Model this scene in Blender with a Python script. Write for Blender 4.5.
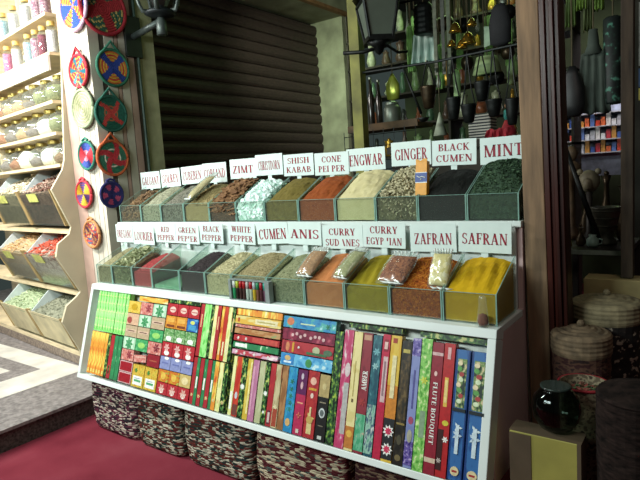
import bpy, math, random
import numpy as np
from mathutils import Matrix, Vector, noise
for o in list(bpy.data.objects): bpy.data.objects.remove(o)
C = bpy.context.scene.collection
sc = bpy.context.scene
RND = random.Random(7)
PI = math.pi
# ---------------------------------------------------------------- camera
cam_d = bpy.data.cameras.new('camera'); cam = bpy.data.objects.new('camera', cam_d); C.objects.link(cam)
cam_d.sensor_fit = 'HORIZONTAL'; cam_d.sensor_width = 36.0; cam_d.lens = 548.0/640*36.0
cam_d.clip_start = 0.02; cam_d.clip_end = 100
ex_ = (0.80731081, 0.01722263, -0.5898751); ey_ = (0.58665783, -0.13164026, 0.7990641); ez_ = (-0.06388933, -0.99114793, -0.1163784)
Rm = Matrix((ex_, ey_, ez_))
right = Rm @ Vector((1, 0, 0)); down = Rm @ Vector((0, 1, 0)); fwd = Rm @ Vector((0, 0, 1))
mw = Matrix.Identity(4)
for i in range(3):
    mw[i][0] = right[i]; mw[i][1] = -down[i]; mw[i][2] = -fwd[i]
mw[0][3], mw[1][3], mw[2][3] = 0.0, 0.0, 1.6
cam.matrix_world = mw
sc.camera = cam
# ---------------------------------------------------------------- world, exposure
w = bpy.data.worlds.new('world'); sc.world = w; w.use_nodes = True
w.node_tree.nodes['Background'].inputs[0].default_value = (0.55, 0.75, 0.70, 1)
w.node_tree.nodes['Background'].inputs[1].default_value = 0.065
sc.view_settings.view_transform = 'Standard'; sc.view_settings.look = 'None'
sc.view_settings.gamma = 1; sc.view_settings.use_curve_mapping = False
sc.view_settings.exposure = 0.0
def area(name, loc, target, sx, sy, power, col):
    l = bpy.data.lights.new(name, 'AREA'); l.shape = 'RECTANGLE'; l.size = sx; l.size_y = sy
    l.energy = power; l.color = col
    o = bpy.data.objects.new(name, l); C.objects.link(o); o.location = loc
    o.rotation_euler = (Vector(target)-Vector(loc)).to_track_quat('-Z', 'Y').to_euler()
    return o
area('street_tube_light', (-2.7, -0.8, 2.7), (-2.2, 2.2, 0.9), 2.6, 0.5, 130, (0.88, 1.0, 0.96))
area('spice_shop_light', (-5.2, 0.9, 3.3), (-5.2, 2.6, 1.6), 2.6, 0.3, 230, (1.0, 0.98, 0.93))
area('kitchen_shop_light', (-1.9, 5.0, 3.35), (-1.9, 4.6, 1.6), 1.4, 0.6, 11, (0.6, 1.0, 0.4))
area('back_shop_light', (-1.0, 6.3, 3.1), (-1.0, 6.9, 1.8), 1.6, 0.4, 30, (1.0, 0.9, 0.9))
area('pier_fill_light', (-3.3, 3.6, 3.5), (-3.9, 6.0, 2.5), 0.4, 0.2, 8, (0.85, 1.0, 0.75)).data.spread = 1.2  # added fill without a known fixture, narrowed onto the far pier
area('warm_side_fill_light', (0.3, 1.2, 3.2), (-0.6, 2.8, 0.9), 0.5, 0.5, 7.0, (1.0, 0.78, 0.70))  # added fill, no real lamp here; lifts the stand's side panel and post
# ---------------------------------------------------------------- materials
def soft(c):
    v = [int(c[i:i+2], 16) for i in (0, 2, 4)]; g = sum(v)/3*.9+22
    return '%02x%02x%02x' % tuple(int(x*.86+g*.14) for x in v)
def lin(c):
    if isinstance(c, str):
        c = tuple(int(c[i:i+2], 16)/255 for i in (0, 2, 4))
    return tuple((x/12.92 if x <= .04045 else ((x+.055)/1.055)**2.4) for x in c) + (1,)
MATS = {}
def base(name, rough=.6, metal=0, spec=.4):
    m = bpy.data.materials.new(name); m.use_nodes = True
    nt = m.node_tree; b = nt.nodes['Principled BSDF']
    b.inputs['Roughness'].default_value = rough; b.inputs['Metallic'].default_value = metal
    b.inputs['Specular IOR Level'].default_value = spec
    return m, nt, b
def coords(nt, scale=(1, 1, 1), src='Object'):
    t = nt.nodes.new('ShaderNodeTexCoord'); mp = nt.nodes.new('ShaderNodeMapping')
    mp.inputs['Scale'].default_value = scale
    nt.links.new(t.outputs[src], mp.inputs[0]); return mp.outputs[0]
def ramp(nt, stops, interp='LINEAR'):
    r = nt.nodes.new('ShaderNodeValToRGB'); r.color_ramp.interpolation = interp
    e = r.color_ramp.elements
    while len(e) < len(stops): e.new(0.5)
    for i, (p, c) in enumerate(stops):
        e[i].position = p; e[i].color = lin(c)
    return r
def M(name, col, rough=.6, metal=0, var=.12, vs=18, bump=.0, stretch=(1, 1, 1), spec=.4):
    """plain colour with a light procedural variation"""
    if name in MATS: return MATS[name]
    m, nt, b = base(name, rough, metal, spec)
    c = coords(nt, stretch)
    n = nt.nodes.new('ShaderNodeTexNoise'); n.inputs['Scale'].default_value = vs; n.inputs['Detail'].default_value = 4
    nt.links.new(c, n.inputs['Vector'])
    rgb = tuple(int(col[i:i+2], 16)/255 for i in (0, 2, 4))
    lo = tuple(max(0, x*(1-var)) for x in rgb); hi = tuple(min(1, x*(1+var)) for x in rgb)
    r = ramp(nt, [(.3, lo), (.7, hi)])
    nt.links.new(n.outputs['Fac'], r.inputs[0]); nt.links.new(r.outputs[0], b.inputs['Base Color'])
    if bump:
        bp = nt.nodes.new('ShaderNodeBump'); bp.inputs['Strength'].default_value = bump; bp.inputs['Distance'].default_value = .01
        nt.links.new(n.outputs['Fac'], bp.inputs['Height']); nt.links.new(bp.outputs[0], b.inputs['Normal'])
    MATS[name] = m; return m
def MI(name, cols, rough=.75, bump=0):
    """every grain (mesh island) takes its own shade"""
    if name in MATS: return MATS[name]
    m, nt, b = base(name, rough, 0, .25)
    g = nt.nodes.new('ShaderNodeNewGeometry')
    r = ramp(nt, [(i/max(1, len(cols)-1), c) for i, c in enumerate(cols)])
    n = nt.nodes.new('ShaderNodeTexNoise'); n.inputs['Scale'].default_value = 260; n.inputs['Detail'].default_value = 3
    nt.links.new(coords(nt), n.inputs['Vector'])
    ad = nt.nodes.new('ShaderNodeMath'); ad.operation = 'MULTIPLY_ADD'; ad.inputs[1].default_value = .5
    nt.links.new(g.outputs['Random Per Island'], ad.inputs[0])
    mu = nt.nodes.new('ShaderNodeMath'); mu.operation = 'MULTIPLY'; mu.inputs[1].default_value = .5
    nt.links.new(n.outputs['Fac'], mu.inputs[0]); nt.links.new(mu.outputs[0], ad.inputs[2])
    nt.links.new(ad.outputs[0], r.inputs[0]); nt.links.new(r.outputs[0], b.inputs['Base Color'])
    MATS[name] = m; return m
def MG(name, cols, scale=150, rough=.85, bump=.6, big=0):
    """grainy seed or powder look"""
    if name in MATS: return MATS[name]
    m, nt, b = base(name, rough, 0, .2)
    c = coords(nt)
    v = nt.nodes.new('ShaderNodeTexVoronoi'); v.inputs['Scale'].default_value = scale
    nt.links.new(c, v.inputs['Vector'])
    sp = nt.nodes.new('ShaderNodeSeparateColor'); nt.links.new(v.outputs['Color'], sp.inputs[0])
    r = ramp(nt, [(i/max(1, len(cols)-1), q) for i, q in enumerate(cols)])
    nt.links.new(sp.outputs[0], r.inputs[0]); nt.links.new(r.outputs[0], b.inputs['Base Color'])
    bp = nt.nodes.new('ShaderNodeBump'); bp.inputs['Strength'].default_value = bump; bp.inputs['Distance'].default_value = .004
    bp.invert = True
    nt.links.new(v.outputs['Distance'], bp.inputs['Height']); nt.links.new(bp.outputs[0], b.inputs['Normal'])
    MATS[name] = m; return m
def MP(cols, cuts, scale=(30, 30, 30), rough=.35, kind='noise', det=2):
    """printed pattern: colours stepped over a noise or cell field"""
    key = 'print_'+'_'.join(cols)+'_%s%s%s' % (cuts, scale, kind)
    if key in MATS: return MATS[key]
    cols = [soft(c) for c in cols]
    m, nt, b = base('printed_card', rough, 0, .4)
    c = coords(nt, scale)
    if kind == 'noise':
        n = nt.nodes.new('ShaderNodeTexNoise'); n.inputs['Scale'].default_value = 1; n.inputs['Detail'].default_value = det
        out = n.outputs['Fac']
    elif kind == 'cell':
        n = nt.nodes.new('ShaderNodeTexVoronoi'); n.inputs['Scale'].default_value = 1; out = n.outputs['Distance']
    elif kind == 'mosaic':
        n = nt.nodes.new('ShaderNodeTexVoronoi'); n.inputs['Scale'].default_value = 1
        sp = nt.nodes.new('ShaderNodeSeparateColor'); nt.links.new(n.outputs['Color'], sp.inputs[0]); out = sp.outputs[0]
    else:
        n = nt.nodes.new('ShaderNodeTexWave'); n.inputs['Scale'].default_value = 1; n.inputs['Distortion'].default_value = 4
        n.bands_direction = 'Z'; out = n.outputs['Fac']
    nt.links.new(c, n.inputs['Vector'])
    if kind != 'noise' or scale[0] < 3.5: r = ramp(nt, list(zip([0]+list(cuts), cols)), 'CONSTANT')
    else:
        st_ = [(0, cols[0])]
        for q, cu in enumerate(cuts): st_ += [(cu-.035, cols[q]), (cu+.025, cols[q+1])]
        r = ramp(nt, st_)
    nt.links.new(out, r.inputs[0]); nt.links.new(r.outputs[0], b.inputs['Base Color'])
    MATS[key] = m; return m
def glass(name, tint, alpha=.12, rough=.05, haze=0):
    if name in MATS: return MATS[name]
    m = bpy.data.materials.new(name); m.use_nodes = True; nt = m.node_tree
    nt.nodes.remove(nt.nodes['Principled BSDF']); out = nt.nodes['Material Output']
    t = nt.nodes.new('ShaderNodeBsdfTransparent'); t.inputs[0].default_value = lin(tint)
    g = nt.nodes.new('ShaderNodeBsdfGlossy'); g.inputs['Roughness'].default_value = rough
    g.inputs[0].default_value = (.9, 1, .97, 1)
    f = nt.nodes.new('ShaderNodeLayerWeight'); f.inputs[0].default_value = .5
    pw_ = nt.nodes.new('ShaderNodeMath'); pw_.operation = 'POWER'; pw_.inputs[1].default_value = 4
    nt.links.new(f.outputs['Facing'], pw_.inputs[0])
    ma = nt.nodes.new('ShaderNodeMath'); ma.operation = 'MULTIPLY_ADD'; ma.inputs[1].default_value = .7; ma.inputs[2].default_value = alpha*.3; ma.use_clamp = True
    nt.links.new(pw_.outputs[0], ma.inputs[0])
    mx = nt.nodes.new('ShaderNodeMixShader'); nt.links.new(ma.outputs[0], mx.inputs[0])
    nt.links.new(t.outputs[0], mx.inputs[1]); nt.links.new(g.outputs[0], mx.inputs[2])
    if haze:
        d_ = nt.nodes.new('ShaderNodeBsdfDiffuse'); d_.inputs[0].default_value = (.8, .85, .8, 1)
        m3 = nt.nodes.new('ShaderNodeMixShader'); m3.inputs[0].default_value = haze
        nt.links.new(mx.outputs[0], m3.inputs[1]); nt.links.new(d_.outputs[0], m3.inputs[2]); mx = m3
    nt.links.new(mx.outputs[0], out.inputs[0]); MATS[name] = m; return m
# ---------------------------------------------------------------- mesh builder
class MB:
    def __init__(s): s.v = []; s.f = []; s.m = []; s.mats = []
    def mi(s, mat):
        if mat not in s.mats: s.mats.append(mat)
        return s.mats.index(mat)
    def add(s, vs, fs, mat, xf=None):
        k = len(s.v); i = s.mi(mat)
        if xf is not None: vs = [tuple(xf @ Vector(p)) for p in vs]
        s.v += [tuple(p) for p in vs]; s.f += [tuple(a+k for a in f) for f in fs]; s.m += [i]*len(fs); return s
    def box(s, x0, x1, y0, y1, z0, z1, mat, xf=None):
        vs = [(x0, y0, z0), (x1, y0, z0), (x1, y1, z0), (x0, y1, z0), (x0, y0, z1), (x1, y0, z1), (x1, y1, z1), (x0, y1, z1)]
        return s.add(vs, [(3, 2, 1, 0), (4, 5, 6, 7), (0, 1, 5, 4), (1, 2, 6, 5), (2, 3, 7, 6), (3, 0, 4, 7)], mat, xf)
    def prism(s, prof, a0, a1, mat, axis='x', xf=None):
        n = len(prof)
        mk = {'x': lambda p, a: (a, p[0], p[1]), 'y': lambda p, a: (p[0], a, p[1]), 'z': lambda p, a: (p[0], p[1], a)}[axis]
        vs = [mk(p, a0) for p in prof]+[mk(p, a1) for p in prof]
        fs = [tuple(range(n))[::-1], tuple(range(n, 2*n))]+[(i, (i+1) % n, n+(i+1) % n, n+i) for i in range(n)]
        return s.add(vs, fs, mat, xf)
    def lathe(s, prof, mat, c=(0, 0, 0), n=20, xf=None, sx=1, sy=1):
        vs = []; fs = []
        for r, z in prof:
            for k in range(n):
                a = 2*PI*k/n; vs.append((c[0]+r*sx*math.cos(a), c[1]+r*sy*math.sin(a), c[2]+z))
        for i in range(len(prof)-1):
            for k in range(n):
                k2 = (k+1) % n; fs.append((i*n+k, i*n+k2, (i+1)*n+k2, (i+1)*n+k))
        if prof[0][0] > 1e-4: fs.append(tuple(range(n))[::-1])
        if prof[-1][0] > 1e-4: fs.append(tuple((len(prof)-1)*n+k for k in range(n)))
        return s.add(vs, fs, mat, xf)
    def tube(s, pts, r, mat, n=8, xf=None):
        pts = [Vector(p) for p in pts]; vs = []; fs = []
        rr = r if isinstance(r, (list, tuple)) else [r]*len(pts)
        up = Vector((.13, .27, .95)).normalized()
        for i, p in enumerate(pts):
            d = (pts[min(i+1, len(pts)-1)]-pts[max(i-1, 0)]).normalized()
            a = d.cross(up)
            if a.length < .05: a = d.cross(Vector((1, 0, 0)))
            a.normalize(); b = d.cross(a)
            for k in range(n):
                t = 2*PI*k/n; vs.append(tuple(p+rr[i]*(math.cos(t)*a+math.sin(t)*b)))
        for i in range(len(pts)-1):
            for k in range(n):
                k2 = (k+1) % n; fs.append((i*n+k, i*n+k2, (i+1)*n+k2, (i+1)*n+k))
        fs.append(tuple(range(n))); fs.append(tuple((len(pts)-1)*n+k for k in range(n))[::-1])
        return s.add(vs, fs, mat, xf)
    def ball(s, c, r, mat, n=10, sz=1):
        h = n//2
        return s.lathe([(max(1e-5, r*math.sin(PI*i/h)), -r*sz*math.cos(PI*i/h)) for i in range(h+1)], mat, c, n)
    def build(s, name, parent=None, loc=None, rot=None, mat4=None, bevel=0, smooth=False):
        me = bpy.data.meshes.new(name); me.from_pydata(s.v, [], s.f)
        for m in s.mats: me.materials.append(m)
        me.polygons.foreach_set('material_index', s.m)
        if smooth: me.polygons.foreach_set('use_smooth', [True]*len(s.f))
        me.update()
        import bmesh
        bm = bmesh.new(); bm.from_mesh(me); bmesh.ops.recalc_face_normals(bm, faces=bm.faces); bm.to_mesh(me); bm.free()
        o = bpy.data.objects.new(name, me); C.objects.link(o)
        if parent: o.parent = parent
        if loc is not None: o.location = loc
        if rot is not None: o.rotation_euler = rot
        if mat4 is not None: o.matrix_basis = mat4
        if bevel:
            b = o.modifiers.new('bevel', 'BEVEL'); b.width = bevel; b.segments = 2; b.limit_method = 'ANGLE'
        return o
def tag(o, label, cat, group=None, kind=None):
    o['label'] = label; o['category'] = cat
    if group: o['group'] = group
    if kind: o['kind'] = kind
    return o
def struct(o): o['kind'] = 'structure'; return o
def empty(name, loc=(0, 0, 0), rz=0, mat4=None):
    o = bpy.data.objects.new(name, None); C.objects.link(o); o.location = loc; o.rotation_euler = (0, 0, rz)
    o.empty_display_size = .05
    if mat4 is not None: o.matrix_basis = mat4
    return o
def copy_tree(o, parent=None):
    c = o.copy(); C.objects.link(c)
    if parent: c.parent = parent
    for ch in list(o.children): copy_tree(ch, c)
    return c
# ---------------------------------------------------------------- serif lettering (polygons in the XZ plane)
def _bar(x0, z0, x1, z1, w): return [[(x0-w/2, z0), (x0+w/2, z0), (x1+w/2, z1), (x1-w/2, z1)]]
def _h(x0, x1, z, t=.07): return [[(x0, z-t/2), (x1, z-t/2), (x1, z+t/2), (x0, z+t/2)]]
def _sf(x, z, w=.3): return _h(x-w/2, x+w/2, z, .06)
def _arc(cx, cz, rx, rz, a0, a1, tk=.17, tn=.07, n=10):
    out = []
    for i in range(n):
        q = []
        for a in (a0+(a1-a0)*i/n, a0+(a1-a0)*(i+1)/n):
            a = math.radians(a); q.append(((cx+rx*math.cos(a), cz+rz*math.sin(a)), (cx+(rx-tk)*math.cos(a), cz+(rz-tn)*math.sin(a))))
        out.append([q[0][0], q[1][0], q[1][1], q[0][1]])
    return out
K = .20; N_ = .09; B_, T_ = .03, .97
def _stem(x, w=.3): return _bar(x, 0, x, 1, K)+_sf(x, B_, w)+_sf(x, T_, w)
GL = {
 'A': (.82, _bar(.12, 0, .40, 1, N_)+_bar(.66, 0, .40, 1, K)+_h(.22, .58, .33, .06)+_sf(.12, B_, .24)+_sf(.67, B_, .3)),
 'B': (.70, _stem(.17)+_arc(.3, .75, .32, .25, -90, 90)+_arc(.3, .27, .38, .27, -90, 90)+_h(.2, .35, .5)+_h(.2, .35, T_)+_h(.2, .35, B_)),
 'C': (.74, _arc(.42, .5, .38, .5, 40, 320)+_bar(.68, .68, .68, .95, .05)),
 'D': (.78, _stem(.17)+_arc(.3, .5, .44, .5, -90, 90)+_h(.2, .32, T_)+_h(.2, .32, B_)),
 'E': (.66, _stem(.17)+_h(.2, .6, T_)+_h(.2, .62, B_)+_h(.2, .48, .52)+_bar(.59, .75, .59, 1, .05)+_bar(.61, 0, .61, .25, .05)+_bar(.48, .4, .48, .64, .05)),
 'F': (.62, _stem(.17)+_h(.2, .58, T_)+_h(.2, .46, .52)+_bar(.57, .75, .57, 1, .05)+_bar(.46, .4, .46, .64, .05)),
 'G': (.80, _arc(.42, .5, .38, .5, 40, 325)+_bar(.68, .05, .68, .42, K*.9)+_sf(.68, .43, .26)+_bar(.68, .7, .68, .95, .05)),
 'H': (.84, _stem(.17)+_stem(.67)+_h(.2, .66, .5, .06)),
 'I': (.36, _stem(.18)),
 'J': (.45, _bar(.25, .1, .25, 1, K)+_sf(.25, T_)+_arc(.13, .12, .2, .2, 180, 350)),
 'K': (.80, _stem(.17)+_bar(.25, .42, .64, 1, N_)+_bar(.66, 0, .34, .55, K)+_sf(.64, T_, .24)+_sf(.68, B_, .26)),
 'L': (.62, _stem(.17)+_h(.2, .58, B_)+_bar(.57, 0, .57, .28, .05)),
 'M': (.98, _bar(.14, 0, .14, 1, N_)+_bar(.82, 0, .82, 1, K)+_bar(.48, .0, .16, 1, K*.9)+_bar(.48, 0, .8, 1, N_)+_sf(.14, B_, .22)+_sf(.82, B_, .28)+_sf(.12, T_, .2)+_sf(.84, T_, .24)),
 'N': (.82, _bar(.14, 0, .14, 1, N_)+_bar(.68, 0, .68, 1, N_)+_bar(.66, 0, .16, 1, K)+_sf(.14, B_, .22)+_sf(.12, T_, .2)+_sf(.68, T_, .22)),
 'O': (.80, _arc(.40, .5, .38, .5, 0, 360, n=16)),
 'P': (.66, _stem(.17)+_arc(.28, .73, .34, .27, -90, 90)+_h(.2, .3, T_)+_h(.2, .3, .49, .06)),
 'Q': (.80, _arc(.40, .5, .38, .5, 0, 360, n=16)+_bar(.70, -.18, .42, .12, K)),
 'R': (.76, _stem(.17)+_arc(.28, .74, .34, .26, -90, 90)+_h(.2, .3, T_)+_h(.2, .3, .51, .06)+_bar(.64, 0, .36, .5, K)+_sf(.68, B_, .2)),
 'S': (.60, _arc(.3, .745, .26, .255, 30, 270, .13, .08)+_arc(.3, .27, .27, .27, -150, 90, .13, .08)+_bar(.52, .72, .52, .95, .05)+_bar(.07, .05, .07, .28, .05)),
 'T': (.72, _bar(.36, 0, .36, 1, K)+_h(.05, .67, T_)+_sf(.36, B_)+_bar(.07, .75, .07, 1, .05)+_bar(.65, .75, .65, 1, .05)),
 'U': (.80, _bar(.17, .3, .17, 1, K)+_bar(.65, .3, .65, 1, N_)+_arc(.385, .32, .30, .32, 180, 360, .17, .08)+_sf(.17, T_)+_sf(.65, T_, .22)),
 'V': (.80, _bar(.40, 0, .16, 1, K)+_bar(.42, 0, .66, 1, N_)+_sf(.16, T_)+_sf(.66, T_, .22)),
 'W': (1.08, _bar(.32, 0, .14, 1, K)+_bar(.34, 0, .52, 1, N_)+_bar(.74, 0, .54, 1, K)+_bar(.76, 0, .94, 1, N_)+_sf(.14, T_)+_sf(.54, T_, .26)+_sf(.94, T_, .22)),
 'Y': (.78, _bar(.38, 0, .38, .48, K)+_bar(.36, .42, .14, 1, K)+_bar(.4, .42, .64, 1, N_)+_sf(.38, B_)+_sf(.14, T_)+_sf(.64, T_, .22)),
 'Z': (.70, _bar(.12, 0, .56, 1, K)+_h(.08, .64, T_)+_h(.06, .64, B_)+_bar(.10, .75, .10, 1, .05)+_bar(.62, 0, .62, .25, .05)),
 "'": (.40, _bar(.17, .55, .17, 1, K)+_sf(.2, T_, .3)),
 '\\': (.60, _bar(.42, 0, .16, 1, K)+_sf(.44, B_, .26)),
 ' ': (.32, []),
}
def word(mb, txt, cx, cz, wd, ht, y, mat, th=.0006, rot=0, fitw=True, xf=None):
    """letters of height ht centred on (cx, cz), squeezed to width wd, standing proud of plane y towards -y"""
    tot = sum(GL[c][0]+.06 for c in txt)-.06
    sx = wd/tot if fitw else min(wd/tot, ht)
    x = -tot*sx/2; ca, sa = math.cos(rot), math.sin(rot)
    for c in txt:
        for poly in GL[c][1]:
            P = []
            for (px, pz) in poly:
                a, b = x+px*sx, (pz-.5)*ht
                P.append((cx+a*ca-b*sa, cz+a*sa+b*ca))
            mb.prism(P, y-th, y, mat, 'y', xf)
        x += (GL[c][0]+.06)*sx
# ================================================================ THE SETTING
carpet = MP(['8c2334', '972a3c', '86202f'], [.42, .6], (3, 3, 3), .95, det=6)
def carpet_mat():
    m, nt, b = base('red_carpet', .95, 0, .1)
    c = coords(nt)
    n = nt.nodes.new('ShaderNodeTexNoise'); n.inputs['Scale'].default_value = 2.2; n.inputs['Detail'].default_value = 8
    n2 = nt.nodes.new('ShaderNodeTexNoise'); n2.inputs['Scale'].default_value = 400
    nt.links.new(c, n.inputs['Vector']); nt.links.new(c, n2.inputs['Vector'])
    r = ramp(nt, [(.3, '64202c'), (.5, '742b37'), (.72, '803a44')]); nt.links.new(n.outputs['Fac'], r.inputs[0])
    nt.links.new(r.outputs[0], b.inputs['Base Color'])
    bp = nt.nodes.new('ShaderNodeBump'); bp.inputs['Strength'].default_value = .4; bp.inputs['Distance'].default_value = .004
    nt.links.new(n2.outputs['Fac'], bp.inputs['Height']); nt.links.new(bp.outputs[0], b.inputs['Normal'])
    return m
f = MB().box(-3.62, 3.5, -3, 8, -.05, 0, carpet_mat()); struct(f.build('floor'))
stone = M('grey_stone', '75706e', .55, 0, .22, 30)
white_marble = M('white_marble', 'c9c6bd', .35, 0, .1, 5)
dark_stone = M('dark_speckled_stone', '38332f', .6, 0, .5, 60)
f = MB().box(-9, -3.62, -3, 6.05, -.05, .13, dark_stone); f.box(-9, -3.60, -3, 6.05, .13, .15, stone); struct(f.build('floor'))
f = MB()
f.box(-4.55, -4.18, -2.5, 2.34, .15, .153, white_marble)
f.box(-9, -4.55, 2.14, 2.34, .15, .153, white_marble)
f.box(-4.76, -4.55, -2.5, 2.14, .15, .1525, stone); f.box(-9, -4.76, 1.99, 2.14, .15, .1525, stone)
f.box(-5.05, -4.76, -2.5, 1.99, .15, .153, white_marble); f.box(-9, -5.05, 1.72, 1.99, .15, .153, white_marble)
f.box(-9, -5.05, -2.5, 1.72, .15, .1525, M('pink_grey_marble', '9c9088', .4, 0, .12, 9))
struct(f.build('floor'))
# --- corner pier beside the left shop, clad in painted boards
cream = M('cream_paint', 'c6bfae', .6, 0, .07, 6); pinkish = M('pinkish_paint', 'b89a8c', .6, 0, .08, 6)
whitep = M('white_paint_board', 'c8c2b2', .5, 0, .05, 5); olive = M('yellow_green_plaster', 'a9a783', .75, 0, .12, 7)
groove = M('groove_shadow', '4d463a', .8)
pier = MB()
pier.box(-4.26, -3.87, 2.477, 3.05, .15, 4.0, groove)
xs = [-4.26, -4.12, -4.03, -3.965, -3.90, -3.858]; cols = [pinkish, whitep, cream, whitep, whitep]
for i in range(5): pier.box(xs[i], xs[i+1]-.006, 2.465, 2.48, .15, 4.0, cols[i])
ys = [2.4635, 2.56, 2.60, 2.69, 2.725, 2.80, 2.865]; cols = [cream, groove, whitep, pinkish, cream, pinkish]
for i in range(6): pier.box(-3.875, -3.860 if cols[i] is not groove else -3.866, ys[i], ys[i+1]-.010, .15, 4.0, cols[i])
pier.box(-3.89, -3.855, 2.90, 3.06, .15, 4.0, olive)
struct(pier.build('wall_left'))
# --- far pier, lintel
p = MB(); green_plaster = M('greenish_plaster', '9a9c80', .8, 0, .15, 4)
p.box(-4.6, -3.87, 6.0, 6.35, .0, 3.56, green_plaster)
struct(p.build('wall_back'))
p = MB(); p.box(-4.6, -3.86, 3.06, 6.35, 3.56, 4.3, green_plaster)
p.box(-3.86, -3.80, 3.06, 6.4, 3.56, 3.60, M('orange_edge', '96704a', .7)); struct(p.build('wall_left'))
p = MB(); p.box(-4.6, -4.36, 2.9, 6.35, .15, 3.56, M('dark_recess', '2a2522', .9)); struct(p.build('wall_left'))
# --- roller shutter: curved slats
sh = MB(); slat = M('brown_shutter_metal', '453835', .5, .1, .18, 3, 0, (1, 6, 30))
z = .15; pitch = .125
while z < 3.5:
    prof = [(-4.30, z), (-4.285, z+.004), (-4.270, z+.03), (-4.266, z+.062), (-4.270, z+.095), (-4.283, z+.112), (-4.288, z+.120), (-4.30, z+.1245)]
    sh.prism(prof, 3.0, 6.0, slat, 'y'); z += pitch
sh.build('door_1')['kind'] = 'structure'
# --- side, back walls far behind the stall
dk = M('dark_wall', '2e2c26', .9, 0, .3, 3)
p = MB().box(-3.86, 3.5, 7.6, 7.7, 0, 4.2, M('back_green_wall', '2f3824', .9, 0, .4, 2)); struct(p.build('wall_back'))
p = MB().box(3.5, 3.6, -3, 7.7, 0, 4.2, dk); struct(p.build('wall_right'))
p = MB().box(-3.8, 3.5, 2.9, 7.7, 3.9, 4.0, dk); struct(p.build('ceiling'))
# ================================================================ LEFT SPICE SHOP
FA = Matrix.Translation((-4.3, 2.375, 0)) @ Matrix.Rotation(math.radians(-6), 4, 'Z')
lw = M('pale_shelf_wood', 'cdbd9a', .55, 0, .1, 5, 0, (1, 1, 8)); wht = M('white_laminate', 'e2ded0', .5, 0, .03)
st = empty('shop_shelving', mat4=FA); tag(st, 'pale wooden wall shelving of the shop at the left, full of glass jars', 'shelving')
prof = [(.14, 3.7), (.14, 3.12), (.03, 1.86), (.005, 1.78), (-.10, 1.625), (.02, 1.315), (-.0, 1.26), (-.10, 1.19), (-.125, 1.09), (.035, .775), (0, .74), (-.09, .68), (-.14, .555), (-.025, .288), (0, .153), (.5, .153), (.5, 3.7)]
b = MB().prism(prof, 0, .028, M('beige_end_panel', 'bfb69a', .6, 0, .06, 3), 'x'); b.build('end_panel', st)
for z, d in ((3.01, .02), (2.71, .02), (2.333, .0), (2.085, 0), (1.83, 0)):
    MB().box(-2.9, -.003, d, .36, z-.025, z, lw).build('shelf_board', st)
MB().box(-2.9, -.003, .0, .02, 2.565, 2.684, wht).build('fascia', st)
for z in (1.285, .76, .262): MB().box(-2.9, -.003, .03 if z > 1 else (.045 if z > .5 else -.02), .36, z-.03, z+.01, lw).build('shelf_board', st)
MB().box(-2.9, -.003, .46, .48, .15, 3.7, wht).build('back_panel', st)
MB().box(-2.9, -.003, -.02, .36, .155, .23, M('plinth_stone', '7d7064', .6, 0, .25, 40)).build('plinth', st)
for x in (-1.46,):
    MB().box(x-.01, x+.01, .05, .36, 1.84, 3.6, lw).build('divider', st)
gl = glass('clear_glass', 'f4f8f5', .15, .05, .05)
gold = M('brass_lid', 'c9b266', .35, .6)
def jar(x, z, fill, label, fillname, h=.15):
    t = empty('glass_jar', mat4=FA @ Matrix.Translation((x, .125, z+.001)) @ Matrix.Scale(1.07, 4))
    tag(t, label, 'jar', 'globe jars on the left shop shelves')
    r = .108
    prof = [(.055, 0), (.094, .012), (r, .055), (r, .104), (.085, .142), (.045, .162), (.043, .176)]
    MB().lathe(prof, gl, n=18).build('glass_body', t, smooth=True)
    fp = [(.05, .004), (.090, .015), (r-.004, .055)]+([(r-.004, .10)] if h > .10 else [])+[(.06, h+.010), (.001, h+.015)]
    MB().lathe(fp, fill, n=18).build('filling', t, smooth=True)
    MB().lathe([(.043, .172), (.044, .176), (.044, .200), (.038, .204), (.001, .204)], gold, n=18).build('lid', t)
f_br = MG('brown_seed', ['5e4a38', '7a6248', '94795a'], 180); f_gn = MG('green_herb', ['5f6647', '7b7f58', '93946a'], 180)
f_wh = MG('white_salt', ['d8d6cc', 'ece9e0'], 120); f_gy = MG('grey_seed', ['5b5450', '736b66', '8c827a'], 180)
f_ta = MG('tan_grain', ['8e7458', 'a98d6b', 'b79d7b'], 180); f_rd = MG('russet_grain', ['6e4734', '8d6048', 'a37a5a'], 180)
rows = [(2.333, 'highest row of globe jars', [(f_gn, 'dull green herb', .12), (f_gn, 'olive green leaves', .11), (f_gy, 'dark grey seed', .06), (f_ta, 'tan grain', .10), (f_ta, 'pale brown grain', .10), (f_rd, 'reddish brown grain', .10), (f_ta, 'light tan grain', .10), (f_rd, 'dusky brown seed', .10)]),
        (2.085, 'middle row of globe jars', [(f_gn, 'yellowish green herb', .12), (f_wh, 'white powder', .12), (f_gy, 'mauve grey seed', .09), (f_ta, 'brown grain', .10), (f_gy, 'charcoal grey seed', .10), (f_rd, 'russet grain', .09), (f_ta, 'light brown grain', .09), (f_gn, 'grey green herb', .09)]),
        (1.83, 'lowest row of globe jars', [(f_br, 'golden brown seed', .085), (f_wh, 'white lumps', .13), (f_gy, 'black brown pods', .08), (f_wh, 'cream coloured lumps', .14), (f_rd, 'orange brown grain', .09), (f_gy, 'dark grey seed', .09), (f_ta, 'tan seed', .09), (f_br, 'brown seed', .09)])]
pos_ = ['nearest the end panel', 'second from the end panel', 'third from the end panel', 'fourth from the end panel', 'fifth from the end panel', 'sixth from the end panel', 'seventh from the end panel', 'eighth from the end panel']
pos = [q.replace('from', 'from') for q in pos_]
for z, rn, fl in rows:
    for k, (fm, nm, h) in enumerate(fl):
        if k > 5: continue
        jar(-.12-.255*k+RND.uniform(-.01, .01), z, fm, 'jar of %s, %s, %s' % (nm, rn, pos[k]), nm, h)
cork = M('cork_stopper', 'c9a95e', .7)
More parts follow.
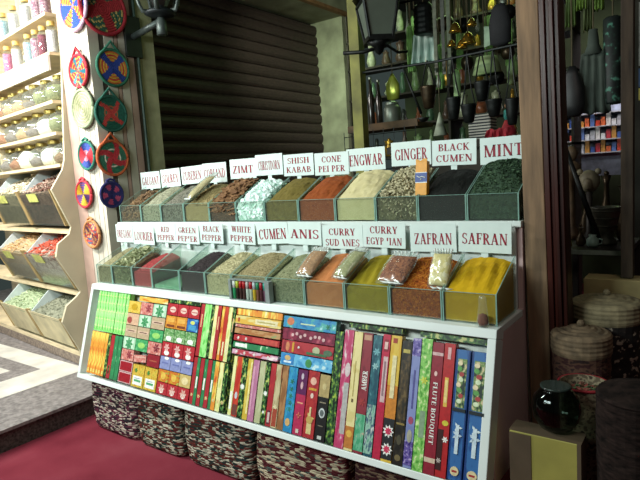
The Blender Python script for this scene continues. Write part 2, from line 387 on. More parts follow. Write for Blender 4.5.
def bottle(x, z, col, label, hh=.19):
    t = empty('spice_bottle', mat4=FA @ Matrix.Translation((x, .10, z+.001)) @ Matrix.Scale(1.17, 4))
    tag(t, label, 'bottle', 'tall bottles on the upper left shelves')
    MB().lathe([(.034, 0), (.04, .006), (.04, hh-.03), (.024, hh-.01), (.022, hh)], gl, n=16).build('glass_body', t, smooth=True)
    MB().lathe([(.032, .006), (.037, .01), (.037, hh-.032), (.001, hh-.028)], col, n=16).build('filling', t)
    MB().lathe([(.038, -.001), (.0405, .0), (.0405, .012), (.038, .013)], M('dark_glass_foot', '30353a', .3), n=16).build('foot', t)
    MB().lathe([(.024, hh), (.026, hh+.004), (.026, hh+.03), (.001, hh+.032)], cork, n=16).build('stopper', t)
pk = MG('pink_liquid', ['b0527c', 'c47c9c'], 60); mau = MG('mauve_petals', ['7c4c64', '9c6c80', 'b89aa4'], 90); wr = MG('wine_petals', ['5c1830', '7c2c44'], 90)
blu = MG('pale_blue_salt', ['7c98a8', 'a4bcc8'], 90); pw = MG('pale_white_salt', ['b8b2b8', 'd4d0d4'], 90)
for k, (c_, n_, x_) in enumerate([(pw, 'white crystals', -.10), (wr, 'dark wine red petals', -.27), (mau, 'mauve petals', -.42), (blu, 'silvery blue crystals', -.58), (pw, 'greyish white salt', -.86), (pk, 'bright pink salt', -1.08)]):
    bottle(x_, 2.71, c_, 'bottle of %s, second highest shelf, %s' % (n_, pos[k]))
for k, (c_, n_, x_) in enumerate([(mau, 'lilac petals', -.16), (mau, 'pink and grey petals', -.32), (pw, 'white salt', -.56), (pw, 'cloudy white crystals', -.84), (blu, 'light blue crystals', -1.10)]):
    bottle(x_, 3.01, c_, 'bottle of %s, topmost shelf, %s' % (n_, pos[k]))
# ---- grain pieces
def piece(mb, kind, p, s, mat, rnd):
    R = Matrix.Rotation(rnd.uniform(0, 6.28), 4, 'Z') @ Matrix.Rotation(rnd.gauss(0, .6), 4, 'X') @ Matrix.Rotation(rnd.gauss(0, .6), 4, 'Y')
    X = Matrix.Translation(p) @ R
    if kind == 'ball':
        mb.add([(s, 0, 0), (-s, 0, 0), (0, s, 0), (0, -s, 0), (0, 0, s), (0, 0, -s)], [(0, 2, 4), (2, 1, 4), (1, 3, 4), (3, 0, 4), (2, 0, 5), (1, 2, 5), (3, 1, 5), (0, 3, 5)], mat, X)
    elif kind == 'stick':
        a = s*.18; l = s*rnd.uniform(.8, 1.6); mb.box(-l, l, -a, a, -a, a, mat, X)
    elif kind == 'bark':
        X = Matrix.Translation(p) @ Matrix.Rotation(rnd.gauss(0, .28), 4, 'Z') @ Matrix.Rotation(rnd.gauss(0, .25), 4, 'Y') @ Matrix.Rotation(rnd.gauss(.4, .3), 4, 'X')
        l = s*rnd.uniform(.5, 1.0); b = s*rnd.uniform(.12, .26); mb.box(-l, l, -b, b, -.0018, .0018, mat, X)
    elif kind == 'root':
        l = s*rnd.uniform(.6, 1.2); mb.tube([(-l, 0, 0), (-l*.3, s*rnd.uniform(-.3, .3), s*.1), (l*.4, s*rnd.uniform(-.3, .3), 0), (l, 0, 0)], [s*.2, s*.36, s*.3, s*.14], mat, 5, X)
    elif kind == 'chip':
        a = s*rnd.uniform(.6, 1.2); b = s*rnd.uniform(.4, .9); c = s*.25; mb.box(-a, a, -b, b, -c, c, mat, X)
    elif kind == 'leaf':
        a = s*rnd.uniform(.8, 1.3); b = a*.42
        mb.add([(-a, 0, 0), (-.2*a, b, .1*a), (a, 0, 0), (-.2*a, -b, .1*a), (0, 0, -.12*a)], [(0, 3, 4), (0, 4, 1), (1, 4, 2), (2, 4, 3)], mat, X)
    elif kind == 'lump':
        vs = [(s*x*rnd.uniform(.6, 1.2), s*y*rnd.uniform(.6, 1.2), s*z*rnd.uniform(.6, 1.1)) for x in (-1, 1) for y in (-1, 1) for z in (-1, 1)]
        mb.add(vs, [(0, 1, 3, 2), (4, 6, 7, 5), (0, 4, 5, 1), (2, 3, 7, 6), (0, 2, 6, 4), (1, 5, 7, 3)], mat, X)
def heap(name, label, x0, x1, y0, y1, z0, zf, zb, mat, piecemat=None, kind=None, n=0, size=.008, amp=.006, mat4=None, hump=.02, front=.4, seed=1, lean=0, ridges=0):
    """a body of spice: front face y0 from z0 to zf, top rising to zb at the back"""
    rnd = random.Random(seed); nx, ny = 22, 22; vs = []; fs = []
    def top(u, v):
        q = zf+(zb-zf)*v+hump*math.sin(PI*v)*math.sin(PI*min(1, max(0, u)))**.6-(.022*v)*abs(2*u-1)**2.5*(1 if hump > 0 else 0)
        q += amp*(noise.noise(Vector((u*5+seed*3.1, v*5, seed)))+.5*noise.noise(Vector((u*13, v*13+seed, 2))))*min(1, 6*v+.1)
        if ridges: q += ridges*math.sin(u*26+v*3)*math.sin(PI*v)
        return q
    for j in range(ny+1):
        for i in range(nx+1):
            u, v = i/nx, j/ny; y = y0+(y1-y0)*v+(lean*(0) if j else 0)
            vs.append((x0+(x1-x0)*u, y, top(u, v)))
    for j in range(ny):
        for i in range(nx): fs.append((j*(nx+1)+i, j*(nx+1)+i+1, (j+1)*(nx+1)+i+1, (j+1)*(nx+1)+i))
    k = len(vs)
    edge = [i for i in range(nx+1)]+[j*(nx+1)+nx for j in range(1, ny+1)]+[ny*(nx+1)+i for i in range(nx-1, -1, -1)]+[j*(nx+1) for j in range(ny-1, 0, -1)]
    for e in edge:
        vv = vs[e]; y = vv[1]+lean*(1-(vv[1]-y0)/(y1-y0)); vs.append((vv[0], y, z0))
    m = len(edge)
    for i in range(m): fs.append((edge[i], k+i, k+(i+1) % m, edge[(i+1) % m]))
    fs.append(tuple(k+i for i in range(m)))
    mb = MB().add(vs, fs, mat)
    pm = piecemat or mat
    for q in range(n):
        u = rnd.uniform(.03, .97)
        if rnd.random() < front:
            z = rnd.uniform(z0+size, zf); fr = (zf-z)/(zf-z0+1e-6)
            p_ = (x0+(x1-x0)*u, y0+lean*fr+size*.15, z)
        else:
            v = rnd.uniform(.02, .97); p_ = (x0+(x1-x0)*u, y0+(y1-y0)*v, top(u, v)+size*.2)
        x_ = min(max(p_[0], x0+size*.8), x1-size*.8); y_ = max(p_[1], y0+(size*.5 if kind != 'bark' else .008))
        piece(mb, kind, (x_, y_, p_[2]), size*rnd.uniform(.7, 1.2), pm, rnd)
    o = mb.build(name, mat4=mat4, smooth=False)
    tag(o, label, 'spice', kind='stuff'); return o
hop_gl = glass('smoky_hopper_glass', 'f0eee6', .2, .12, .03)
card_y = M('yellow_green_card', 'b5b866', .6, 0, .15, 30); oak = M('hopper_oak', 'a58d5e', .6, 0, .12, 8)
paper = M('blueish_white_sheet', 'cfdadb', .5, 0, .03)
HR = {'A': (1.325, .0, 1.62, -.10, 1.80, 'upper'), 'B': (.80, .02, 1.10, -.12, 1.24, 'middle'), 'C': (.30, -.03, .57, -.14, .71, 'lowest')}
CONT = {('A', 0): ('dark reddish brown pods', ['3b2a24', '6b4034', 'b8a292', '5a3a2e'], 'chip', .016, 260, 'brown'),
        ('A', 1): ('pale beige chips', ['b9a98a', 'd6cab0', '8f8568'], 'chip', .016, 260, 'olive grey'),
        ('B', 0): ('bright red chilli pods', ['a0322a', 'c4523c', 'd0705a', '8a2420'], 'stick', .022, 300, 'brown and grey'),
        ('B', 1): ('orange tan root pieces', ['b8926a', 'd3b183', '93663f'], 'stick', .02, 260, 'tan'),
        ('C', 0): ('grey green dried herb', ['6f7260', '8a8c78', '5c5f50'], 'stick', .012, 300, 'cream'),
        ('C', 1): ('pale green pods', ['8fa27a', 'bcc8a4', '6d8660'], 'stick', .02, 260, 'cream')}
for (rk, i), (nm, cols, kd, sz, n, under) in CONT.items():
    zb0, yb, zt, yt, zback, rn = HR[rk]
    xr = -.006-.72*i; xl = xr-.712
    t = empty('spice_hopper', mat4=FA); tag(t, 'slanted glass fronted hopper holding %s, %s tier of the left shop' % (nm, rn), 'hopper')
    gm = hop_gl if rk != 'C' else M('cream_hopper_front', 'c8bd98', .6, 0, .12, 6)
    tk = .006
    MB().prism([(yb, zb0), (yb+tk, zb0), (yt+tk, zt), (yt, zt)], xl+.02, xr-.02, gm, 'x').build('front_pane', t)
    for xx in (xl, xr-.018):
        MB().prism([(yb-.008, zb0), (yb+.02, zb0), (yt+.02, zt+.01), (yt-.008, zt+.01)], xx, xx+.018, oak, 'x').build('frame_rail', t)
    MB().prism([(yt+.03, zt-.02), (yt+.26, zback+.06), (yt+.40, zback+.02), (yt+.40, zt-.02)], xl+.002, xl+.012, paper, 'x').build('divider', t)
    if rk != 'C':
        f0 = .30; dy, dz = (yb-yt), (zb0-zt)
        a = (yt+dy*.06-.003, zt+dz*.06); b_ = (yt+dy*f0-.003, zt+dz*f0)
        MB().prism([a, b_, (b_[0]-.002, b_[1]), (a[0]-.002, a[1])], (xl+xr)/2-.16, (xl+xr)/2+.04, card_y, 'x').build('label_card', t)
    body = MG('grain_'+rk+str(i), {'A0': ['4a3a30', '6b5a4a', '3a2e28'], 'A1': ['77765f', '8c8a70', '5f604e'], 'B0': ['5e3a2e', '8f857a', 'b3aa9c'], 'B1': ['8c7a60', 'a8987a'], 'C0': ['6f7260', '8a8c78'], 'C1': ['7d9070', 'a8b590']}[rk+str(i)], 42)
    heap('dried_spice', '%s heaped in the %s hopper of the left shop' % (nm, rn), xl+.026, xr-.026, yt+.010, .34, zb0+.012, zt-.025, zback, body, MI('pieces_'+rk+str(i), cols), kd, n, sz, .012, FA, .03, 0, 3+i, lean=(yb-yt))
# ================================================================ WOVEN DISCS
def disc(loc, axis, r, pat, rim, label, loop='tri', squash=1, shape='round'):
    """coiled basketry plate; axis 'x' faces +x, 'y' faces -y"""
    R = Matrix.Rotation(PI/2, 4, 'X') if axis == 'y' else Matrix.Rotation(PI/2, 4, 'Z') @ Matrix.Rotation(PI/2, 4, 'X')
    t = empty('woven_disc', mat4=Matrix.Translation(loc) @ R); tag(t, label, 'wall ornament', 'woven discs hung on the pier')
    mb = MB(); nr, na = 11, 60
    mats = {c: M('raffia_'+c, c, .8, 0, .12, 60) for c in set(pat.values()) if isinstance(c, str)}
    rr = r*.93
    vs = []
    for i in range(nr*2+1):
        q = rr*i/(nr*2); hz = .012+(.005 if i % 2 else 0)
        for k in range(na): vs.append((q*math.cos(2*PI*k/na), q*math.sin(2*PI*k/na), hz))
    for k in range(na): vs.append((rr*math.cos(2*PI*k/na), rr*math.sin(2*PI*k/na), 0))
    for i in range(nr*2+1):
        for k in range(na):
            k2 = (k+1) % na
            c = pat['f']((i+.5)/(nr*2), (k+.5)/na*360, i//2) if i < nr*2 else pat['rimin']
            mb.add([vs[i*na+k], vs[i*na+k2], vs[(i+1)*na+k2], vs[(i+1)*na+k]], [(0, 1, 2, 3)], M('raffia_'+c, c, .8, 0, .12, 60))
    mb.build('coil_plate', t)
    rb = MB(); pts = [(rr*math.cos(2*PI*k/32), rr*math.sin(2*PI*k/32), .011) for k in range(33)]
    rb.tube(pts, r*.055+.004, M('raffia_'+rim, rim, .8, 0, .12, 60), 8); rb.build('rim', t, smooth=True)
    lb = MB(); cm = M('raffia_'+rim, rim, .8, 0, .12, 60)
    if loop == 'tri': lb.tube([(-rr*.52, rr*.86, .012), (0, rr*1.45, .012), (rr*.52, rr*.86, .012)], .011, cm, 6)
    else: lb.tube([(-.03, rr*.98, .012), (-.035, rr*1.12, .012), (0, rr*1.25, .012), (.035, rr*1.12, .012), (.03, rr*.98, .012)], .010, cm, 6)
    lb.build('hanging_loop', t)
def wedge(n, phase, duty, a, b, zig=True):
    def f(r, ang, ring):
        x = ((ang+phase+(6 if zig and ring % 2 else 0)) % (360/n))/(360/n)
        return a if x < duty else b(r, ang, ring)
    return f
RX, LY = -3.842, 2.447
def sc_(y, z): return (y*1.066, 1.6+(z-1.6)*1.066)
def rp(y, z): q = sc_(y, z); return (RX, q[0], q[1])
def lp(x, z): return (x*1.066, LY, 1.6+(z-1.6)*1.066)
def cross(w_, deg, a, b, sw=0):
    def f(r, ang, ring):
        t_ = math.radians(ang-deg-sw*r+(5 if ring % 2 else 0)*0); q = min(abs(r*math.sin(t_)), abs(r*math.cos(t_)))
        return a if q < w_+(.03 if ring % 2 else 0) else b(r, ang, ring)
    return f
seq = lambda *c: (lambda r, a, i: c[i % len(c)])
# right-hand column (facing the street)
disc(rp(2.44, 2.885), 'x', .205, {'f': cross(.20, 20, 'a02a30', lambda r, a, i: '2c5a46' if (int(a/9)+i) % 3 else 'b8a060'), 'rimin': '9a2430'}, '9a2430', 'large red woven disc with green speckled leaf shapes, highest on the pier')
disc(rp(2.47, 2.475), 'x', .147, {'f': cross(.17, 45, '27408e', lambda r, a, i: ['c8a43c', 'c86a34', 'c8a43c', 'b93a34'][i % 4]), 'rimin': '27604c'}, '2a6650', 'green rimmed woven disc with a blue cross over yellow and red')
disc(rp(2.415, 2.145), 'x', .142, {'f': cross(.12, 30, 'b8403a', lambda r, a, i: '1f5c4c' if i > 4 or i % 2 else 'a8623c', 25), 'rimin': '1f5648'}, '22584a', 'dark green woven disc with a red four armed swirl')
disc(rp(2.39, 1.825), 'x', .142, {'f': cross(.17, 20, 'b03038', lambda r, a, i: '2f6a52' if i % 5 else 'd8d0c0', 60), 'rimin': 'b0552e'}, 'b0552e', 'orange rimmed woven disc with red and green swirl')
disc(rp(2.35, 1.56), 'x', .104, {'f': wedge(5, 10, .5, '26285e', lambda r, a, i: 'b04868' if 3 < i < 9 else '26285e'), 'rimin': '26285e'}, '26285e', 'small navy blue woven disc with pink petal spots', 'loop')
# left-hand column (facing sideways along the shop)
disc(lp(-3.72, 2.90), 'y', .19, {'f': wedge(4, 10, .5, '2f52ae', lambda r, a, i: ['d8b040', 'cc5a3a'][i % 2]), 'rimin': 'c8a8c0'}, 'c8a8c0', 'tall woven disc of blue, orange and red with lilac rim at the top corner')
disc(lp(-3.742, 2.455), 'y', .128, {'f': wedge(6, 15, .4, '2e8494', lambda r, a, i: ['c83e40', 'd0b048', 'b93a40'][(i+int(a/40)) % 3]), 'rimin': 'b02838'}, 'b82c3a', 'red rimmed woven disc with teal and yellow middle', 'tri')
disc(lp(-3.74, 2.19), 'y', .150, {'f': lambda r, a, i: 'b9b594' if i % 2 else '98a07c', 'rimin': '8f9a7a'}, '93a080', 'plain undyed cream and pale green woven disc')
disc(lp(-3.757, 1.855), 'y', .115, {'f': wedge(2, 50, .5, 'c84450', lambda r, a, i: '37509a' if r > .4 else 'd88898'), 'rimin': '2a7060'}, '2a7060', 'teal rimmed woven disc with red and blue halves', 'loop')
disc(lp(-3.852, 1.575), 'y', .112, {'f': wedge(3, 0, .55, 'c9a836', lambda r, a, i: ['8a3a6a', '35508a'][i % 2]), 'rimin': 'bc3440'}, 'bc3440', 'yellow woven disc with purple blue patches and red rim', 'loop')
disc(lp(-3.805, 1.275), 'y', .115, {'f': lambda r, a, i: ['c9a070', 'b04038', '3c5878'][int(noise.noise(Vector((r*4*math.cos(a/57), r*4*math.sin(a/57), 3)))*4+1.5) % 3], 'rimin': 'b98050'}, 'b98050', 'tan rimmed woven disc flecked red and slate, lowest on the pier', 'loop')
# conduit and junction plate on the pier
o = MB().tube([(-3.842, 2.885, .16), (-3.842, 2.885, 3.9)], .012, M('dark_green_cable', '2c4238', .5)).build('power_cable'); tag(o, 'dark green cable running straight down the pier', 'cable')
# ================================================================ WALL LANTERN BY THE SHUTTER
iron = M('grey_iron', '4c5552', .45, .5, .15, 20)
t = empty('wall_lantern', (-3.86, 2.85, 2.80)); tag(t, 'grey iron wall lantern on a thick arm in front of the shutter', 'wall lamp')
MB().box(.005, .03, -.075, .075, -.16, .16, M('black_box_plate', '1d2220', .5)).build('wall_plate', t, bevel=.004)
MB().tube([(.03, 0, .0), (.36, .0, .045)], .026, iron, 12).build('arm', t, smooth=True)
MB().lathe([(.034, -.06), (.04, -.055), (.04, .045), (.032, .055), (.025, .075)], iron, (.385, 0, .0), 16).build('socket', t, smooth=True)
MB().lathe([(.03, .07), (.09, .085), (.12, .10), (.10, .12), (.05, .13), (.04, .2)], M('dark_iron', '22282a', .5, .4), (.385, 0, 0), 16).build('collar', t, smooth=True)
for k in range(5):
    a = 2*PI*k/5+.4; c, s = math.cos(a), math.sin(a)
    MB().tube([(.385+.07*c, .07*s, .11), (.385+.13*c, .13*s, .115), (.385+.15*c, .15*s, .16), (.385+.17*c, .17*s, .24), (.385+.22*c, .22*s, .32)], [.016, .018, .015, .014, .013], iron, 8).build('scroll', t, smooth=True)
MB().lathe([(.05, .14), (.13, .30), (.135, .42), (.05, .52), (.01, .56)], glass('lantern_pane', '8f9a92', .4, .3), (.385, 0, 0), 6).build('glass_body', t)
# ================================================================ DISPLAY STAND
white = M('white_lacquer', 'd2dcd8', .4, 0, .03, 4)
pinkw = M('pink_bounce_side_board', 'c4a9a6', .6, 0, .05, 3)  # pink bounce from the carpet is tinted into this board colour
SX0, SX1 = -3.475, -.69
stand = empty('display_stand', (0, 0, 0)); tag(stand, 'long white stepped display stand with a tilted tray of incense packs', 'display stand')
TO = Vector((SX0, 1.865, .375)); TA = math.atan2(.18, .59)      # tray leans back by TA
TL = math.hypot(.18, .59); TW = SX1-SX0
TM = Matrix.Translation(TO) @ Matrix.Rotation(-TA, 4, 'X')
KS = TW/2.75
mb = MB()
mb.box(0, TW, .0, .085, -.012, .018, white, TM)
mb.build('tray_lip', stand, bevel=.003)
MB().box(0, TW, .0, .085, TL-.036, TL, white, TM).build('tray_top_rail', stand, bevel=.003)
for a, b in ((0, .03), (TW-.035, TW)): MB().box(a, b, 0, .085, .018, TL-.036, white, TM).build('tray_side_rail', stand, bevel=.003)
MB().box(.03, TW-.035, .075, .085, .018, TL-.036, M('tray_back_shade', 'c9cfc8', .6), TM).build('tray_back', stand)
MB().box(SX0, SX1, 2.046, 2.385, .937, .965, white).build('lower_shelf', stand, bevel=.002)
MB().box(-3.60, SX1-.024, 2.385, 2.40, .966, 1.325, white).build('riser', stand)
MB().box(-3.62, SX1, 2.386, 2.74, 1.326, 1.352, white).build('upper_shelf', stand, bevel=.002)
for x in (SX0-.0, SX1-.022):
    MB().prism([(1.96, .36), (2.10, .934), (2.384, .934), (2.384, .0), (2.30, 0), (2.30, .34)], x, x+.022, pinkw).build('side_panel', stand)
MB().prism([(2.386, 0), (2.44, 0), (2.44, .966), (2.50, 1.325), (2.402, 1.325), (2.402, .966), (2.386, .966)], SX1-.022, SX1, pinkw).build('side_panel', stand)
for x in (-3.6, -2.7, -1.8, -.78): MB().box(x, x+.03, 2.68, 2.71, 0, 1.325, white).build('leg', stand)
# ---------------------------------------------------------------- glass bins
binglass = glass('bin_glass', 'f4f8f5', .12, .08, .018); edge_g = M('glass_edge_teal', '789c90', .25, 0, .1)
def spice_bin(x0, x1, yf, yb, z0, zf, zb, label):
    t = empty('glass_bin', (x0, yf, z0)); tag(t, label, 'glass bin')
    W_ = x1-x0; D = yb-yf; hf = zf-z0; hb = zb-z0; e = .0045
    MB().box(e, W_-e, 0, .004, 0, hf, binglass).box(0, W_, -.001, .005, hf, hf+.002, edge_g).build('front_pane', t)
    for a in (0, W_-e):
        m = MB().prism([(0, 0), (D, 0), (D, hb), (0, hf)], a, a+e, binglass)
        m.prism([(-.002, 0), (.0005, 0), (.0005, hf), (-.002, hf)], a-.0005, a+e+.0005, edge_g)
        m.prism([(0, hf), (D, hb), (D, hb+.002), (0, hf+.002)], a+.0008, a+e-.0008, edge_g)
        m.build('side_pane', t)
    MB().box(e, W_-e, D-.004, D, 0, hb-.04, binglass).build('back_pane', t)
    MB().box(e, W_-e, .005, D-.005, 0, .003, binglass).build('base_pane', t)
    return t
low = [-3.508, -3.292, -3.069, -2.866, -2.603, -2.379, -2.165, -1.907, -1.66, -1.422, -1.182, -.932, -.701]
low[0] = -3.47
upp = [-3.60, -3.348, -3.124, -2.885, -2.639, -2.400, -2.167, -1.913, -1.662, -1.414, -1.179, -.935, -.70]
LOW = [('OREGANO', 'grey green oregano', MG('oregano', ['4a4932', '8f8b68', '6d6a4c'], 150), None, None, 0, 0, 1.075, 1.19, {}),
 ('LOURIER', 'pale green bay leaves', MG('laurel_body', ['4f5a3c', '6e7452'], 60), ['9ca27c', 'c3c5a0', '7c8862', 'd0d0ae'], 'leaf', 380, .027, 1.08, 1.195, {}),
 ('RED PEPPER', 'dusty red peppercorns', MG('red_pepper', ['7c2e30', 'a04444', '8e3538'], 160), ['8a3236', 'a84a48', 'b65c58'], 'ball', 500, .0042, 1.06, 1.16, {}),
 ('GREEN PEPPER', 'a shallow layer of green pepper', MG('green_pepper', ['4e8a68', '6ba381', '87b394'], 160), None, None, 0, 0, .992, 1.03, {}),
 ('BLACK PEPPER', 'black peppercorns', MG('black_pepper', ['1d1a1a', '373031', '2a2526'], 150), ['1b1818', '3f3838', '2b2627'], 'ball', 500, .0042, 1.075, 1.185, {}),
 ('WHITE PEPPER', 'cream white peppercorns', MG('white_pepper', ['85815e', 'bdb790', 'a39d76'], 130), ['b9b38c', '97926c', 'c9c39c'], 'ball', 600, .0042, 1.075, 1.19, {}),
 ('CUMEN', 'brown green cumin seed', MG('cumin', ['58502f', '978d68', '776e4e'], 150), None, None, 0, 0, 1.075, 1.195, {}),
 ('ANIS', 'grey green anise seed', MG('anise', ['50573a', '8c906e', '6e7354'], 150), None, None, 0, 0, 1.07, 1.195, {}),
 ('CURRY SUDANES', 'orange brown curry powder', MG('curry_orange', ['ac6c3e', 'bc7a4a', 'b47242'], 30, bump=.1), None, None, 0, 0, 1.075, 1.205, {'ridges': .003}),
 ('CURRY EGYPTIAN', 'mustard green curry powder', MG('curry_green', ['847616', '93851e', '8b7d1a'], 30, bump=.1), None, None, 0, 0, 1.07, 1.205, {'ridges': .005}),
 ('ZAFRAN', 'red orange safflower threads', MG('zafran', ['6b2f12', '97511c', '8b4416', 'b06a22'], 110), ['a85f1c', 'c4802c', '8b4414'], 'stick', 900, .006, 1.075, 1.205, {}),
 ('SAFRAN', 'bright yellow saffron powder', MG('safran', ['b48f0c', 'c09c12', 'b8940e'], 20, bump=.05), None, None, 0, 0, 1.085, 1.212, {'ridges': .004})]
for i, (nm, desc, mat_, pcs, kd, n, sz, zf, zb, kw) in enumerate(LOW):
    x0, x1 = low[i]+.002, low[i+1]-.002
    spice_bin(x0, x1, 2.09, 2.34, .966, 1.092, 1.208, 'sloping glass bin of %s under the %s sign' % (desc, nm))
    heap('spice_heap', '%s filling the lower tier bin under the %s sign' % (desc, nm), x0+.008, x1-.008, 2.0985, 2.333, .9715, zf, zb-.012, mat_, MI('pieces_'+nm.replace(' ', '_').lower(), pcs) if pcs else None, kd, n, sz, .005 if nm not in ('GREEN PEPPER',) else   .003, None, .016 if nm != 'GREEN PEPPER' else 0, .25, 20+i, ridges=kw.get('ridges', 0))
UP = [('GALGANT', 'brown galangal chips', MG('galgant', ['4e4030', '6a563e'], 60), ['6a5038', '8d7250', '503c2c', '3c3026'], 'chip', 420, .012, 1.43, 1.575),
 ('SOLREY', 'grey green celery seed', MG('solrey', ['4c4e3e', '9a9c84', '757860'], 120), None, None, 0, 0, 1.46, 1.60),
 ('CUBEBEN', 'dark grey cubeb berries', MG('cubeben', ['35352c', '7a7a6c', '58584c'], 120), None, None, 0, 0, 1.46, 1.60),
 ("COR'AND", 'tan coriander seed', MG('coriander', ['82744c', '9c8d62', '8e8056'], 150), ['a4956a', '83754e'], 'ball', 450, .0045, 1.455, 1.60),
 ('ZIMT', 'brown cinnamon bark sticks', MG('cinnamon', ['3c2a1e', '56402c'], 40), ['4a3222', '6e4e34', '8c6a48', '342418'], 'bark', 420, .045, 1.46, 1.61),
 ('CHRISTDORN', 'white green alum crystals', M('alum_body', 'b4d8cb', .3, 0, .1, 20), ['c8e6dc', 'e2f4ee', 'b4d8ca'], 'lump', 240, .014, 1.45, 1.60),
 ('SHISH KABAB', 'olive brown kebab spice powder', MG('kabab', ['5f5424', '6f6430', '675c2a'], 60, bump=.2), None, None, 0, 0, 1.465, 1.605),
 ('CONE PEPPER', 'red brown chilli powder', MG('cone_pepper', ['7c3c18', '8e4a20', '86421c'], 60, bump=.2), None, None, 0, 0, 1.468, 1.605),
 ('ENGWAR', 'cream yellow ground ginger', MG('engwar', ['c0b888', 'ccc496', 'c6bd8e'], 40, bump=.1), None, None, 0, 0, 1.468, 1.625),
 ('GINGER', 'pale knobbly ginger roots', MG('ginger_body', ['4e4a34', '6e6a4c'], 50), ['aaa484', 'cac4a2', '8c8668', 'bab492'], 'root', 520, .015, 1.47, 1.625),
 ('BLACK CUMEN', 'near black nigella seed', MG('black_cumin', ['0e100f', '1e211e', '151816'], 200), None, None, 0, 0, 1.465, 1.60),
 ('MINT', 'dark green dried mint leaves', MG('mint_body', ['26362a', '3c5240', '30442f'], 90), ['3a5440', '526c50', '28402c', '647c60'], 'leaf', 1100, .009, 1.475, 1.635)]
for i, (nm, desc, mat_, pcs, kd, n, sz, zf, zb) in enumerate(UP):
    x0, x1 = upp[i]+.002, upp[i+1]-.002
    spice_bin(x0, x1, 2.405, 2.655, 1.353, 1.472, 1.60, 'sloping glass bin of %s under the %s sign' % (desc, nm))
    heap('spice_heap', '%s filling the upper tier bin under the %s sign' % (desc, nm), x0+.008, x1-.008, 2.4135, 2.645, 1.3585, zf-.004, zb-.012, mat_, MI('pieces_'+nm.replace(' ', '_').replace("'", '').lower(), pcs) if pcs else None, kd, n, sz, .007, None, .022, .3, 50+i)
# ---------------------------------------------------------------- sign cards
card = M('white_sign_card', 'cfe0dc', .5, 0, .02); redink = M('dark_red_lettering', '8e2436', .6, 0, .08)
SU = [('GALGANT', -3.582, 1.648, .235, .131, .1), ('SOLREY', -3.335, 1.655, .220, .134, 1.1), ('CUBEBEN', -3.099, 1.664, .227, .127, 1.3), ("COR'AND", -2.859, 1.667, .240, .137, -.3), ('ZIMT', -2.588, 1.679, .237, .131, -.6), ('CHRISTDORN', -2.351, 1.691, .230, .134, -.4), ('SHISH|KABAB', -2.114, 1.675, .236, .133, -.6), ('CONE|PEI PER', -1.863, 1.666, .244, .132, -.9), ('ENGWAR', -1.628, 1.676, .251, .126, -.1), ('GINGER', -1.344, 1.687, .233, .127, -.4), ('BLACK|CUMEN', -1.105, 1.674, .238, .129, -1.3), ('MINT', -.852, 1.666, .228, .129, -.1)]
SL = [('OREGANO', -3.500, 1.276, .199, .130, -.8), ('LOURIER', -3.271, 1.262, .237, .126, -1.4), ('RED|PEPPER', -3.032, 1.280, .210, .125, -.6), ("GREEN|PEP'ER", -2.806, 1.276, .227, .123, -1.5), ('BLACK|PEPPER', -2.582, 1.285, .209, .125, -1.6), ('WHITE|PEPPER', -2.317, 1.285, .222, .123, -2.3), ('CUMEN', -2.076, 1.290, .237, .122, 2.8), ('ANIS', -1.839, 1.293, .228, .127, -.9), ('CURRY|SUD \\NES', -1.595, 1.275, .254, .125, -.1), ("CURRY|EGYP 'IAN", -1.344, 1.287, .239, .122, -1.1), ('ZAFRAN', -1.085, 1.278, .231, .131, .6), ('SAFRAN', -.839, 1.282, .237, .131, -1.1)]
FULL = {"COR'AND": "COR'AND", 'CONE|PEI PER': 'CONE PEPPER', "GREEN|PEP'ER": 'GREEN PEPPER', 'CURRY|SUD \\NES': 'CURRY SUDANES', "CURRY|EGYP 'IAN": 'CURRY EGYPTIAN'}
for tab, y, tier in ((SU, 2.69, 'upper'), (SL, 2.356, 'lower')):
    for k, (tx, cx, cz, wd, ht, rot) in enumerate(tab):
        yy = y-.004*(k % 2)+(.0 if tier == 'upper' else 0)
        t = empty('spice_sign', mat4=Matrix.Translation((cx, yy, cz)) @ Matrix.Rotation(-math.radians(rot), 4, 'Y'))
        nm = FULL.get(tx, tx.replace('|', ' '))
        tag(t, 'white card sign reading %s in dark red above the %s tier' % (nm, tier), 'sign', 'spice name signs')
        MB().box(-wd/2, wd/2, -.0015, .0015, -ht/2, ht/2, card).build('card', t)
        mb = MB(); parts = tx.split('|')
        if len(parts) == 1:
            fr = {'ZIMT': .80, 'SOLREY': .84, 'ANIS': .86, 'SAFRAN': .86, 'ZAFRAN': .82, 'GINGER': .82, 'MINT': .84, 'CHRISTDORN': .8}.get(tx, .88)
            word(mb, tx, 0, -.004 if tx != 'MINT' else 0, wd*fr, {'GALGANT': .062, 'SOLREY': .062, 'CUBEBEN': .062, "COR'AND": .062, 'CHRISTDORN': .058, 'OREGANO': .058, 'LOURIER': .058, 'ENGWAR': .062, 'GINGER': .060, 'CUMEN': .060, 'ZIMT': .05, 'MINT': .058, 'SAFRAN': .05, 'ANIS': .05, 'ZAFRAN': .052}.get(tx, .055), -.0016, redink)
        else:
            for j, p_ in enumerate(parts):
                f_ = {'RED': .42, 'CURRY': .66, 'CONE': .58, 'BLACK': .70, 'SHISH': .72, 'KABAB': .82, 'WHITE': .72, 'GREEN': .76, 'CUMEN': .82, 'PEI PER': .78}.get(p_, .84)
                word(mb, p_, 0, (.027 if j == 0 else -.029), wd*f_, .036, -.0016, redink)
        mb.build('lettering', t)
        if tx not in ('CUBEBEN',): MB().box(-.016, .016, .0018, .0035, -ht/2-.035, -ht/2+.03, card).build('stem', t)
